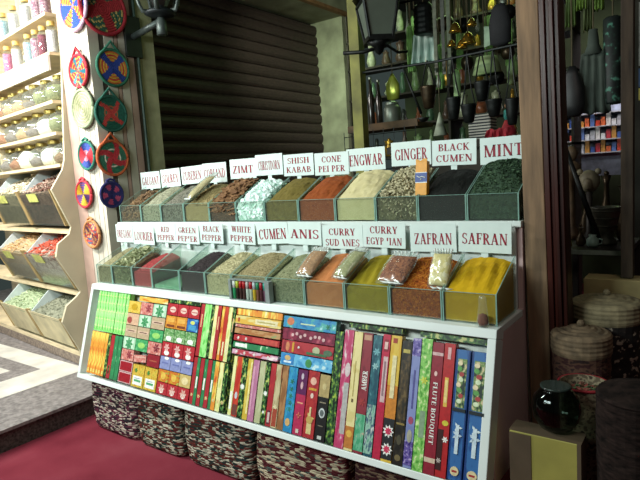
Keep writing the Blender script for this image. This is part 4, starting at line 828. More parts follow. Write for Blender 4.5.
for a, b_, nm in ((2.606, 2.662, 'left'), (2.668, 2.732, 'right')):
    mf = [('p', .0, .1, 0, 1, P1('183a7a')), ('p', .9, 1, 0, 1, P1('183a7a')), ('p', .18, .82, .55, .93, MP(['2c3c34', '6a8a4c', 'c8b88c'], [.46, .58], (60, 60, 40)))]
    mf += [('o', .42+.1*math.sin(k*1.7), .60+.042*k, .17, .018, P1(['c8d8b0', 'a83c3c', '5aa04c', 'd8c8a0'][k % 4])) for k in range(8)]
    mf += [('f', .5, .40, .34, P1('c8dce0'), 3), ('f', .5, .34, .36, P1('b0c8d8'), 5), ('p', .38, .62, .2, .42, P1('c0d4dc')), ('o', .5, .07, .30, .035, P1('d0c090')), ('p', .32, .68, .062, .078, P1('a02c2c')), ('p', .05, .95, .52, .545, P1('20282c'))]
    pack(a, b_, .024, .525, sky, 'tall blue pack with a snowy peak and a dark picture above, %s of the two' % nm, big, depth=.04, feats=mf)
pack(2.094, 2.36, .552, .578, dkfl, 'dark green flowered pack lying flat behind the tops of the pink, yellow and teal packs', n0=.03)
pack(2.440, 2.710, .552, .578, MP(['1e3a22', '4a7a38', 'c8c878'], [.46, .58], (40, 40, 40)), 'dark flowered pack lying flat above the two blue packs', n0=.03)
# ---------------------------------------------------------------- woven baskets under the stand
def woven(name, cols, scale, rot=.6):
    m, nt, b = base(name, .85, 0, .15)
    t = nt.nodes.new('ShaderNodeTexCoord'); mp = nt.nodes.new('ShaderNodeMapping'); mp.inputs['Scale'].default_value = scale
    nt.links.new(t.outputs['Object'], mp.inputs[0])
    v = nt.nodes.new('ShaderNodeTexVoronoi'); v.inputs['Scale'].default_value = 1; v.inputs['Randomness'].default_value = .7
    nt.links.new(mp.outputs[0], v.inputs['Vector'])
    mp2 = nt.nodes.new('ShaderNodeMapping'); mp2.inputs['Scale'].default_value = (7, 7, 16); mp2.inputs['Rotation'].default_value = (0, rot, 0)
    nt.links.new(t.outputs['Object'], mp2.inputs[0])
    n = nt.nodes.new('ShaderNodeTexNoise'); n.inputs['Scale'].default_value = 1; n.inputs['Detail'].default_value = 1; nt.links.new(mp2.outputs[0], n.inputs['Vector'])
    sp = nt.nodes.new('ShaderNodeSeparateColor'); nt.links.new(v.outputs['Color'], sp.inputs[0])
    mx = nt.nodes.new('ShaderNodeMath'); mx.operation = 'MULTIPLY_ADD'; mx.inputs[1].default_value = .62
    nt.links.new(sp.outputs[0], mx.inputs[0])
    m2 = nt.nodes.new('ShaderNodeMath'); m2.operation = 'MULTIPLY'; m2.inputs[1].default_value = .40; nt.links.new(n.outputs['Fac'], m2.inputs[0]); nt.links.new(m2.outputs[0], mx.inputs[2])
    r = ramp(nt, cols, 'CONSTANT'); nt.links.new(mx.outputs[0], r.inputs[0]); nt.links.new(r.outputs[0], b.inputs['Base Color'])
    bp = nt.nodes.new('ShaderNodeBump'); bp.inputs['Strength'].default_value = .8; bp.inputs['Distance'].default_value = .008; bp.invert = True
    nt.links.new(v.outputs['Distance'], bp.inputs['Height']); nt.links.new(bp.outputs[0], b.inputs['Normal'])
    return m
wA = woven('woven_plum_cream', [(0, '26262a'), (.34, '3c1e2e'), (.45, '5c2c3c'), (.58, '948c7c'), (.64, 'bcb4a4')], (34, 34, 120))
wB = woven('woven_green_brown', [(0, '1e302e'), (.36, '4a2a20'), (.47, '5e2622'), (.58, '848a78'), (.65, 'b4b09c')], (34, 34, 120), -.6)
wC = woven('woven_red_cream', [(0, '4a1e22'), (.38, '5a2828'), (.48, '44504a'), (.54, '948a74'), (.62, 'b4ab90')], (32, 32, 110), .3)
def basket(x0, x1, y0, y1, h, mat_, label, seed):
    n = 40; L = 14; vs = []; cx, cy = (x0+x1)/2, (y0+y1)/2; a, b_ = (x1-x0)/2, (y1-y0)/2
    def ring(z, k):
        o_ = []
        for i in range(n):
            t_ = 2*PI*i/n; c_, s_ = math.cos(t_), math.sin(t_); p_ = 2/7.5
            q = 1+.035*noise.noise(Vector((c_*2+seed, s_*2, z*9)))-.07*(z/h)**2*0+.04*math.sin(PI*z/h)
            o_.append((math.copysign(abs(c_)**p_, c_)*a*k*q*.97, math.copysign(abs(s_)**p_, s_)*b_*k*q*.97, z))
        return o_
    rs = [ring(.0, .93)]+[ring(h*i/L, 1) for i in range(1, L+1)]+[ring(h*.995, .93)]+[ring(h*(1-i/6), .92) for i in range(1, 6)]+[ring(.02, .9)]
    for r in rs: vs += r
    fs = []
    for j in range(len(rs)-1):
        for i in range(n): i2 = (i+1) % n; fs.append((j*n+i, j*n+i2, (j+1)*n+i2, (j+1)*n+i))
    fs.append(tuple(range(n))[::-1]); fs.append(tuple((len(rs)-1)*n+i for i in range(n)))
    t = empty('woven_basket', (cx, cy, 0.001)); tag(t, label, 'basket', 'woven baskets under the stand')
    MB().add(vs, fs, mat_).build('basket_wall', t, smooth=True)
    rim = MB().tube([(*p[:2], h) for p in rs[L]]+[(*rs[L][0][:2], h)], .008, mat_, 6); rim.build('rim', t, smooth=True)
basket(-3.445, -2.95, 1.915, 2.27, .335, wA, 'plum and cream woven basket, farthest left under the stand', 1)
basket(-2.94, -2.51, 1.915, 2.27, .335, wB, 'dark green and cream woven basket, second from the left under the stand', 2)
basket(-2.50, -1.955, 1.915, 2.27, .335, wB, 'brown and green woven basket in the middle under the stand', 3)
basket(-1.935, -1.36, 1.915, 2.27, .335, wC, 'dark red and cream woven basket, right of the middle under the stand', 4)
basket(-1.33, -.80, 1.915, 2.26, .335, woven('woven_dark_red', [(0, '2c1618'), (.42, '3c1c1e'), (.55, '6a5a48')], (32, 32, 110)), 'dark maroon woven basket, farthest right under the stand', 5)
# ================================================================ POSTS OF THE NEXT SHOP
oldwood = M('weathered_brown_wood', '745e46', .7, 0, .25, 5, .25, (6, 6, .6))
darkwood = M('dark_varnished_wood', '30120c', .35, 0, .3, 4, .1, (8, 8, .5), spec=.35)
p = MB().box(-.682, -.594, 2.405, 2.50, 0, 3.9, oldwood); p = p.build('trim_1', loc=(.0234, 0, 0), rot=(0, -.018, 0), bevel=.004); struct(p)
m = MB()
for a, b_, d in ((-.592, -.572, 0), (-.570, -.556, .012), (-.554, -.540, .0), (-.538, -.522, .014)): m.box(a, b_, 2.405+d, 2.52, 0, 3.9, darkwood)
m.box(-.594, -.520, 2.43, 2.52, 0, 3.9, darkwood); struct(m.build('trim_2', loc=(.0234, 0, 0), rot=(0, -.018, 0), bevel=.002))
# crack in the old post
p = MB().box(-.375, -.325, 2.86, 2.92, 1.035, 3.9, M('dull_brown_post', '41382c', .7, 0, .25, 6, .2, (6, 6, .7))); struct(p.build('trim_3', bevel=.003))
gp = M('olive_painted_post', '6c6c34', .7, 0, .25, 5)
p = MB().box(-2.285, -2.20, 3.62, 3.70, 0, 3.9, gp); struct(p.build('trim_4'))
# ================================================================ KITCHENWARE SHOP BEHIND THE STAND
blk = M('blackened_iron', '1c1f1e', .45, .6, .3, 30); brz = M('dark_bronze', '3a3022', .35, .7, .3, 30); brass = M('polished_brass', 'b08c3a', .22, .9, .15, 20)
tin = M('dull_tin', '6c7468', .4, .5, .15, 12); gcl = M('pale_green_cloth', '8ca48a', .8, 0, .15, 14); rope = M('old_rope', '4c4632', .9)
def hang(name, loc, parts, label, cat, top=2.80, group=None, cord='hanging_cord', rz=0):
    t = empty(name, loc, rz); tag(t, label, cat, group)
    for nm, mb_, sm in parts: mb_.build(nm, t, smooth=sm)
    if top: MB().tube([(0, 0, parts_top(parts)), (0, 0, top-loc[2])], .004, rope, 5).build(cord, t)
    return t
def parts_top(parts): return max(v[2] for v in parts[0][1].v)-.01
GK = 'hanging wares of the kitchen shop'
for z, y, nm in ((2.80, 3.70, 'upper'), (2.35, 3.66, 'lower')):
    o = MB().tube([(-2.2, y, z), (-1.6, y, z-.02), (-1.0, y, z-.005)], .009, blk, 8).build('hanging_rail'); tag(o, '%s dark iron rail across the kitchen shop front' % nm, 'rail')
# big street lantern with frosted panes
t = empty('street_lantern', (-1.96, 3.5, 2.52), .75); tag(t, 'big black iron lantern with dull frosted panes beside the green post', 'lantern')
t.scale = (.88, .88, .88); fr = M('frosted_pane', '5a6458', .5, 0, .06, 6)
def frustum(mb, r0, r1, z0, z1, mat_, n=4, ph=PI/4): return mb.lathe([(r0, z0), (r1, z1)], mat_, n=n, xf=Matrix.Rotation(ph, 4, 'Z'))
frustum(MB(), .125, .185, .02, .27, fr).build('glass_body', t)
for k in range(4):
    a = PI/4+k*PI/2; MB().tube([(.13*math.cos(a), .13*math.sin(a), .0), (.195*math.cos(a), .195*math.sin(a), .29)], .013, blk, 6).build('corner_bar', t)
frustum(MB(), .15, .14, -.02, .02, blk).build('base_plate', t); frustum(MB(), .21, .20, .27, .30, blk).lathe([(.20, .30), (.13, .38), (.06, .44), (.03, .50), (.001, .52)], blk, n=8).build('roof', t)
MB().lathe([(.10, -.02), (.05, -.05), (.03, -.10), (.001, -.12)], blk, n=12).tube([(0, 0, -.06), (-.12, .05, -.08), (-.27, .12, -.07)], .016, blk, 8).tube([(0, 0, -.07), (.07, 0, -.05), (.16, .02, -.10), (.24, .04, -.09)], .012, blk, 8).build('bracket', t, smooth=True)
# shelf with bottles, tin and ladle
o = MB().box(-2.50, -1.87, 3.88, 4.15, 1.93, 1.962, M('rough_brown_board', '4e3e2a', .8, 0, .3, 8)); o.box(-2.50, -1.87, 3.87, 3.88, 1.93, 1.985, M('rough_brown_board', '4e3e2a', .8)); o = o.build('wall_shelf'); tag(o, 'rough brown board shelf left of the hanging ladle', 'shelf')
for x, h, nm in ((-2.395, .38, 'left'), (-2.318, .40, 'middle'), (-2.245, .37, 'right')):
    t = empty('tall_bottle', (x, 3.96, 1.963)); tag(t, 'tall dark slim bottle, %s one of three on the brown board shelf' % nm, 'bottle', 'dark bottles on the board shelf')
    MB().lathe([(.024, 0), (.027, .02), (.026, h*.6), (.012, h*.75), (.011, h*.96)], M('dark_bottle_glass', '2a2620', .15, .1), n=14).build('glass_body', t, smooth=True); MB().lathe([(.013, h*.96), (.013, h), (.001, h)], tin, n=10).build('cap', t)
t = empty('tin_canister', (-2.133, 3.97, 1.963)); tag(t, 'squat grey canister on the brown board shelf', 'canister')
MB().lathe([(.055, 0), (.068, .02), (.068, .13), (.050, .16)], tin, n=16).build('body', t, smooth=True); MB().lathe([(.052, .16), (.052, .175), (.02, .19), (.001, .2)], tin, n=16).build('lid', t)
hang('brass_scoop', (-2.055, 3.85, 2.14), [('bowl', MB().lathe([(.02, 0), (.05, .01), (.06, .06), (.055, .12), (.02, .18), (.01, .2)], M('yellow_green_brass', '8f9a3c', .3, .5, .2, 12), n=16, sy=.5), True)], 'yellow green brass scoop hanging above the canister', 'scoop', 3.9, GK)
# wire rack under the shelf
t = empty('wire_rack', (-2.46, 3.75, 1.60)); tag(t, 'dark wire grid rack below the brown board shelf', 'rack')
for k in range(8): MB().tube([(.09*k, 0, 0), (.09*k, 0, .33)], .003, blk, 4).build('vertical_wire', t)
for k in range(4): MB().tube([(0, -.004, .02+.09*k), (.63, -.004, .02+.09*k)], .003, blk, 4).build('cross_wire', t)
# ladle and cups
t = empty('long_ladle', (-1.87, 3.66, 2.34)); tag(t, 'long dark ladle hanging slanted, bowl at its lower end', 'ladle', GK)
MB().tube([(0, 0, .02), (.07, .0, -.18), (.135, 0, -.35)], [.006, .008, .010], blk, 8).build('handle', t, smooth=True); MB().lathe([(.001, -.03), (.025, -.025), (.042, 0), (.040, .002), (.001, .0)], blk, (.15, 0, -.38), 14).build('bowl', t, smooth=True)
def cup(x, y, z, r, h, mat_, label, ladder=True, top=2.35):
    t = empty('hanging_pot', (x, y, z-h/2)); tag(t, label, 'pot', GK)
    MB().lathe([(r*.45, 0), (r*.62, h*.05), (r*.85, h*.5), (r, h*.92), (r*1.04, h), (r*.92, h), (r*.75, h*.5), (.001, h*.1)], mat_, n=18).build('body', t, smooth=True)
    for s in (-1, 1): MB().tube([(s*r*.9, 0, h*.9), (s*r*.45, 0, h+.10), (0, 0, top-(z-h/2))], .005, blk, 5).build('strap', t)
cl = ['dark bronze tapering pot, the leftmost of the hanging row', 'black tapering pot, second of the hanging row', 'dark small pot with short straps in the middle of the row', 'round black pot hanging highest in the row', 'blackened pot right of the highest hanging one', 'tall black pot hanging next to the brown post']
for (x, z, r, h, m_), lb in zip([(-1.674, 2.096, .056, .156, brz), (-1.492, 1.997, .05, .152, blk), (-1.387, 1.951, .052, .123, blk), (-1.293, 2.084, .050, .127, blk), (-1.215, 1.966, .052, .113, blk), (-1.099, 1.930, .044, .169, blk)], cl): cup(x, 3.66, z, r, h, m_, lb)
hang('ribbed_lantern', (-1.75, 3.8, 2.56), [('shade', MB().lathe([(.05, 0)]+[(.072+.004*(k % 2), .01+k*.018) for k in range(11)]+[(.05, .215)], blk, n=18), False)], 'black ribbed cylinder lantern hanging above a pale green cloth', 'lantern', 3.9, GK)
def clothm(w_, h_, mat_, seed, flare=.1, thick=.01, tint=None):
    n = 14; vs = []; fs = []
    for s in (0, 1):
        for j in range(9):
            for i in range(n+1):
                u = i/n-.5; v = j/8; ww = w_*(1-flare+flare*2*v)
                vs.append((u*ww, (s-.5)*thick*2+.014*math.sin(u*22+seed+v*2)*(.3+v), h_*(1-v)+.006*math.sin(u*15)))
    N = (n+1)*9
    for j in range(8):
        for i in range(n):
            a = j*(n+1)+i; fs += [(a, a+1, a+n+2, a+n+1), (N+a, N+a+n+1, N+a+n+2, N+a+1)]
    for j in range(8):
        a = j*(n+1); fs.append((a, a+n+1, N+a+n+1, N+a)); a += n; fs.append((a, N+a, N+a+n+1, a+n+1))
    for i in range(n): fs.append((i, N+i, N+i+1, i+1)); a = 8*(n+1)+i; fs.append((a, a+1, N+a+1, N+a))
    return MB().add(vs, fs, mat_)
hang('hanging_cloth', (-1.80, 3.90, 2.38), [('cloth', clothm(.19, .22, MP(['6c9484', 'a4c4b4', 'c8c49c'], [.5, .62], (9, 9, 3)), 1), True)], 'pale sea green cloth hanging under the ribbed lantern', 'cloth', 2.9, GK)
for k, (dx, c_) in enumerate(((-.03, '6a6c5a'), (.02, '4e4e46'), (.055, '5c644e'))):
    hang('leather_belt', (-1.63+dx, 3.78+.02*k, 2.26), [('strap', MB().prism([(-.012, 0), (.012, 0), (.014, .55), (-.014, .55)], -.003, .003, M('belt_'+c_, c_, .6, 0, .25, 20), 'y').tube([(0, -.006, .02), (0, -.006, .05)], .01, tin, 6), False)], 'long dull %s belt hanging in the kitchen shop' % ['grey green', 'dark grey', 'olive'][k], 'belt', 3.9, GK)
for k, (x, z, r) in enumerate(((-1.52, 2.53, .045), (-1.44, 2.44, .055), (-1.40, 2.55, .035), (-1.49, 2.42, .04), (-1.55, 2.44, .032))):
    hang('brass_bell', (x, 3.80+.03*(k % 2), z), [('bell', MB().lathe([(r, 0), (r*.95, .01), (r*.7, r*.8), (r*.45, r*1.3), (r*.15, r*1.5), (.001, r*1.55)], brass, n=16), True)], 'polished brass bell, %s of the bright cluster under the upper rail' % ['upper left', 'large lower', 'small upper right', 'lower middle', 'small lower left'][k], 'bell', 3.9, GK)
hang('hand_fan', (-1.335, 3.85, 2.40), [('leaf', MB().prism([(0, 0)]+[(.12*math.cos(a), .14*math.sin(a)) for a in [.2+.15*i for i in range(10)]], -.003, .003, gcl, 'y'), False)], 'pale green hand fan beside the brass bells', 'fan', 3.9, GK)
hang('black_bag', (-1.207, 3.8, 2.38), [('bag_body', MB().lathe([(.03, 0), (.07, .02), (.075, .15), (.055, .24), (.03, .27)], M('black_cloth', '15171a', .8), n=16, sy=.5), True)], 'black cloth bag hanging in the upper kitchen shop near the post', 'bag', 3.9, GK)
hang('lamp_shade', (-1.336, 3.9, 2.23), [('shade', MB().lathe([(.10, 0), (.07, .115), (.066, .115), (.096, 0)], M('pale_green_shade', '8aa070', .5, 0, .1, 8), n=18), True)], 'pale green tapered lamp shade hanging over the pots', 'lamp shade', 3.9, GK)
# many thin hanging spoons, cords and small vessels high up
hv = random.Random(11)
for k in range(26):
    x = -2.12+1.08*k/26+hv.uniform(-.015, .015); y = 4.0+hv.uniform(0, .5); z = 2.30+hv.uniform(-.1, .45); c_ = k % 4
    if c_ == 0: hang('spoon', (x, y, z), [('spoon_bowl', MB().lathe([(.001, 0), (.018, .01), (.024, .04), (.012, .08), (.005, .12), (.005, .24)], tin, n=10, sy=.35), True)], 'grey metal spoon dangling %s behind the rails of the kitchen shop' % ('high' if z > 2.5 else 'low'), 'spoon', 3.9, GK)
    elif c_ == 1: hang('small_pot', (x, y, z), [('body', MB().lathe([(.03, 0), (.05, .03), (.045, .08), (.02, .11)], brz, n=12), True)], 'small dark bronze pot hanging %s behind the rails of the kitchen shop' % ('high' if z > 2.5 else 'low'), 'pot', 3.9, GK)
    elif c_ == 2: hang('strainer', (x, y, z), [('dish', MB().lathe([(.001, 0), (.05, .012), (.055, .02)], blk, n=14, xf=Matrix.Rotation(PI/2, 4, 'X')), True)], 'dark round strainer hanging %s behind the rails of the kitchen shop' % ('high' if z > 2.5 else 'low'), 'strainer', 3.9, GK)
    else: hang('green_gleam_strip', (x, y, z), [('strip', clothm(.05, .34, M('green_gleam_cloth', '7aa45c', .7, 0, .3, 10), k), True)], 'light green strip added as a gleam, hanging %s behind the rails of the kitchen shop' % ('high' if z > 2.5 else 'low'), 'cloth', 3.9, GK)  # green strips put in for green gleams on the hanging wares
hang('paper_cone', (-1.70, 3.9, 1.84), [('cone', MB().lathe([(.052, 0), (.005, .17)], M('pale_cone_paper', '97a08c', .7), n=16), True)], 'pale cone shaped packet hanging above the GINGER sign', 'cone packet', 2.35, GK)
hang('gleam_bottle', (-1.759, 4.4, 2.14), [('glass_body', MB().lathe([(.02, 0), (.028, .02), (.03, .2), (.018, .245)], M('green_gleam_glass', 'a8c890', .2, 0, .1, 8), n=14), True)], 'bright green white bottle shaped gleam hanging left of the pots', 'bottle', 3.9, GK)  # this bottle and the next are shapes put in for bright green gleams
hang('gleam_bottle', (-1.323, 4.4, 2.20), [('glass_body', MB().lathe([(.02, 0), (.031, .02), (.031, .15), (.018, .185)], M('green_gleam_glass', 'a8c890', .2, 0, .1, 8), n=14), True)], 'bright green white bottle shaped gleam hanging near the brown post', 'bottle', 3.9, GK)
SHC = [('6f8a5a', 'green glazed'), ('a8b090', 'pale'), ('b08c3a', 'brass'), ('2a2e28', 'black'), ('7c4a30', 'clay'), ('5a4a3c', 'brown'), ('4a6a4c', 'bottle green')]
hv = random.Random(21)
t = empty('display_shelving', (-2.0, 5.25, 0)); tag(t, 'tall dark shelving full of small vessels at the back of the kitchen shop', 'shelving')
SZ = (1.75, 2.08, 2.40, 2.72, 3.02)
for z in SZ: MB().box(-1.35, .95, 0, .32, z-.02, z, M('dark_counter', '2f2a20', .7)).build('shelf_board', t)
for x in (-1.35, -.2, .93): MB().box(x, x+.02, .0, .32, 0, 3.3, M('dark_counter', '2f2a20', .7)).build('upright', t)
for r_, z in enumerate(SZ):
    for k in range(13):
        c_, nm = SHC[hv.randrange(7)]; r = hv.uniform(.03, .065); h = hv.uniform(.12, .26); x = -3.28+.168*k+hv.uniform(-.02, .02)
        v = empty('shelf_vessel', (x, 5.40, z+.001)); tag(v, 'small %s vessel on the %s shelf at the back of the kitchen shop' % (nm, ['lowest', 'second', 'third', 'fourth', 'highest'][r_]), 'vessel', 'vessels on the back shelving')
        a_, b_ = hv.uniform(.5, 1), hv.uniform(.3, .7)
        MB().lathe([(r*.6, 0), (r, h*.3), (r*a_, h*.55), (r*b_, h*.8), (r*b_*1.2, h)], M('glaze_'+c_, c_, .3, .6 if nm == 'brass' else 0, .25, 20), n=14).build('body', v, smooth=True)
        MB().ball((0, 0, h+.008), r*.35, M('glaze_'+c_, c_, .3), 8).build('stopper', v, smooth=True)
# back counter with doll, red cloth, striped textile
o = MB().box(-2.3, -.95, 4.15, 4.6, 1.74, 1.80, M('dark_counter', '2f2a20', .7)).box(-2.28, -.97, 4.2, 4.58, 0, 1.74, M('dark_counter', '2f2a20', .7)).build('counter'); tag(o, 'tall dark counter at the back of the kitchen shop', 'counter')
o = MB().box(-1.62, -1.44, 4.25, 4.40, 1.802, 2.00, MP(['22282c', 'b8b8ac'], [.5], (1, 1, 14), .7, 'wave')).build('striped_textile', bevel=.01); tag(o, 'black and white striped folded textile behind the BLACK CUMEN sign', 'textile')
t = empty('souvenir_doll', (-1.298, 4.22, 1.802)); tag(t, 'small doll in teal top and red skirt on the back counter', 'doll')
MB().lathe([(.06, 0), (.055, .05), (.025, .12)], M('doll_red', 'a02834', .7), n=14).build('skirt', t, smooth=True); MB().lathe([(.025, .12), (.032, .15), (.03, .19), (.012, .205)], M('doll_teal', '2c7c74', .7), n=12).build('top', t, smooth=True)
MB().ball((0, 0, .228), .024, M('doll_face', 'a07858', .6), 12).build('head', t, smooth=True); MB().lathe([(.026, .24), (.02, .258), (.001, .264)], M('doll_hair', '3a2a20', .8), n=12).build('hair', t)
o = clothm(.18, .06, M('doll_red', 'a02834', .7), 2).build('red_cloth', loc=(-1.36, 4.17, 1.802)); tag(o, 'bunched red cloth at the edge of the back counter', 'cloth')
# ================================================================ RIGHT-HAND INTERIOR
hang('black_bag', (-.667, 3.3, 1.84), [('bag_body', MB().lathe([(.02, -.01), (.05, 0), (.066, .05), (.062, .14), (.035, .22), (.02, .26)], M('black_leather', '121314', .5, 0, .3, 30), n=18, sy=.6), True)], 'black leather bag hanging right of the varnished post', 'bag', 3.9)
o = hang('grey_bag', (-.568, 3.34, 1.84), [('bag_body', clothm(.14, .32, M('grey_green_cloth', '363f38', .85, 0, .15, 10), 3, .2, .02), True), ('neck', MB().lathe([(.05, .31), (.03, .36), (.022, .44)], M('grey_green_cloth', '4a564c', .85), n=12), True)], 'grey green cloth sack hanging beside the black leather bag', 'bag', 3.9)
t = empty('patterned_roll', (-.478, 3.36, 1.88)); tag(t, 'dark roll with green curly pattern hanging left of the inner post', 'textile roll')
MB().lathe([(.042, 0), (.046, .01), (.046, .44), (.03, .45)], MP(['0c1614', '12261f', '3f7a64'], [.52, .62], (26, 26, 26), .6), n=20).build('roll', t, smooth=True); MB().tube([(0, 0, .44), (0, 0, 2.02)], .004, rope, 5).build('hanging_cord', t)
for k, (x, z, c_) in enumerate(((-.70, 2.34, '4a602c'), (-.64, 2.42, '6a8638'), (-.56, 2.40, '5c7830'), (-.47, 2.44, '708c40'), (-.61, 2.30, '404c24'))):
    hang('green_fabric_strip', (x, 3.45, z), [('strip', clothm(.05, .2, M('lime_cloth_'+c_, c_, .7, 0, .2, 12), k), True)], 'lime green fabric strip, %s of those above the hanging sacks' % ['leftmost', 'second', 'third', 'rightmost', 'lowest'][k], 'cloth', 3.9)
# dark table with things on it
dkt = M('dark_table_wood', '211c18', .6, 0, .2, 8)
t = empty('low_table', (-.56, 3.25, 0)); tag(t, 'dark table with a pale top edge behind the varnished post', 'table')
MB().box(-.16, .20, -.26, .26, 1.115, 1.14, dkt).build('table_top', t); MB().box(-.16, .20, -.268, -.26, 1.12, 1.142, M('pale_edge_strip', '7c8c80', .5)).build('edge_strip', t)
for x in (-.15, .17):
    for y in (-.24, .22): MB().box(x, x+.03, y, y+.03, 0, 1.115, dkt).build('leg', t)
MB().box(-.12, .17, -.23, .23, .75, .77, dkt).build('lower_shelf', t)
t = empty('metal_mortar', (-.49, 3.22, 1.141)); tag(t, 'dull metal mortar standing on the dark table', 'mortar')
MB().lathe([(.05, 0), (.052, .015), (.036, .04), (.05, .10), (.072, .19), (.078, .20), (.066, .2), (.04, .1), (.001, .06)], M('worn_metal', '4a4a40', .4, .5, .3, 20), n=20).build('body', t, smooth=True)
for k in range(3): MB().lathe([(.069-.01*k, .175-.04*k), (.074-.01*k, .18-.04*k), (.069-.01*k, .187-.04*k)], M('worn_metal', '4a4a40', .4, .5), n=20).build('ring', t)
t = empty('carved_mask', (-.585, 3.30, 1.142)); tag(t, 'carved pale lion head ornament on a dark stand above the mortar', 'ornament')
bone = M('dull_ivory', '6a6450', .6, 0, .2, 20)
MB().lathe([(.05, 0), (.03, .03), (.018, .06), (.016, .28)], dkt, n=12).build('stand', t, smooth=True)
MB().ball((0, 0, .335), .056, bone, 14, 1.1).build('head', t, smooth=True); MB().lathe([(.03, -.03), (.02, .02), (.001, .03)], bone, (0, -.055, .325), 10).build('muzzle', t, smooth=True)
for s in (-1, 1): MB().ball((s*.045, 0, .385), .018, bone, 8).build('ear', t, smooth=True)
t = empty('small_bust', (-.70, 3.42, 1.142)); tag(t, 'brown bust figurine beside the varnished post', 'figurine')
MB().lathe([(.05, 0), (.04, .03), (.02, .08), (.022, .34), (.05, .38), (.055, .42), (.02, .45)], M('brown_wood_carving', '4c3c2a', .6, 0, .2, 20), n=16).build('torso', t, smooth=True); MB().ball((0, 0, .49), .038, M('brown_wood_carving', '4c3c2a', .6), 12, 1.2).build('head', t, smooth=True)
o = MB().tube([(-.66, 3.10, 1.66), (-.505, 3.12, 1.16)], [.011, .017], blk, 8).build('iron_pestle', smooth=True); tag(o, 'long black iron rod leaning across the dark table', 'rod')
o = MB().tube([(-.675, 3.06, 1.40), (-.625, 3.02, 1.155)], .009, M('pale_stick', '8a7a4c', .6), 8).build('wooden_stick', smooth=True); tag(o, 'pale wooden stick leaning beside the varnished post', 'stick')
t = empty('small_jug', (-.535, 3.10, 1.142)); tag(t, 'small pale green jug in front of the mortar', 'jug')
MB().lathe([(.02, 0), (.03, .015), (.03, .04), (.016, .055), (.02, .065)], M('celadon', '7a9488', .3), n=14).build('body', t, smooth=True); MB().tube([(.028, 0, .045), (.045, 0, .04), (.042, 0, .02), (.028, 0, .015)], .004, M('celadon', '7a9488', .3), 6).build('handle', t)
GL2 = 'dim brassware on the dark table'
hv = random.Random(5)
for k, (x, y, z0, r, h) in enumerate(((-.43, 3.40, 1.141, .04, .30), (-.52, 3.43, 1.141, .035, .36), (-.63, 3.44, 1.141, .03, .24), (-.40, 3.30, 1.141, .03, .18), (-.60, 3.14, 1.141, .022, .10))):
    t = empty('brass_vessel', (x, y, z0)); tag(t, 'dim brass vessel, %s of those at the back of the dark table' % ['tall right', 'tallest middle', 'short left', 'small right', 'tiny front'][k], 'vessel', GL2)
    MB().lathe([(r*.7, 0), (r, h*.1), (r*1.1, h*.35), (r*.4, h*.65), (r*.35, h*.85), (r*.7, h)], brz, n=16).build('body', t, smooth=True); MB().ball((0, 0, h+.01), r*.4, brz, 8).build('finial', t, smooth=True)
# far brightly lit shelf of small packets
t = empty('far_shelf', (-1.1, 6.62, 0)); tag(t, 'brightly lit shelf unit of small packets far behind the posts', 'shelf')
for z in (1.66, 1.80, 1.94, 2.08): MB().box(-.55, .75, 0, .25, z-.012, z, M('far_white_shelf', 'b8bcc0', .6)).build('shelf_board', t)
MB().box(-.55, .75, .25, .27, 1.4, 2.3, M('far_blue_back', '9aa4b8', .6)).build('back_panel', t)
PC = ['c8442c', 'd8dce0', '3c5aa0', 'd86a3c', 'c0c4cc', 'b83040', '5c7ab8', 'e0e0dc', 'c89040']
for r_, z in enumerate((1.66, 1.80, 1.94)):
    for k in range(24):
        c_ = PC[(k*3+r_*2+k//4) % 9]
        o = MB().box(-.021, .021, 0, .06, 0, .06+.035*((k*7+r_) % 3), M('packet_'+c_, c_, .5, 0, .15, 30)).build('packet', loc=(-1.1-.51+.052*k, 6.64, z+.001))
        tag(o, 'tiny coloured packet on the %s board of the far lit shelf' % ['bottom', 'middle', 'top'][r_], 'packet', 'packets on the far lit shelf')
# far right pieces seen past the inner post
o = MB().box(-.53, -.30, 4.98, 5.0, 2.28, 2.75, M('pale_poster', '8c8c88', .7)); o.box(-.53, -.30, 4.975, 4.985, 2.12, 2.26, M('poster_blue', '2c4a74', .6)); o.box(-.53, -.30, 4.975, 4.985, 2.02, 2.11, M('poster_yellow', 'a89c40', .6)); o.lathe([(.001, 0), (.045, 0), (.045, .004), (.001, .004)], M('poster_cyan', '6aa0b8', .6), n=16, xf=Matrix.Translation((-.44, 4.975, 2.19)) @ Matrix.Rotation(PI/2, 4, 'X'))
o = o.build('wall_poster'); tag(o, 'pale poster with blue and yellow bands right of the inner post', 'poster')
MB().box(-.60, .6, 5.0, 5.04, 0, 3.9, dk).build('wall_right')['kind'] = 'structure'
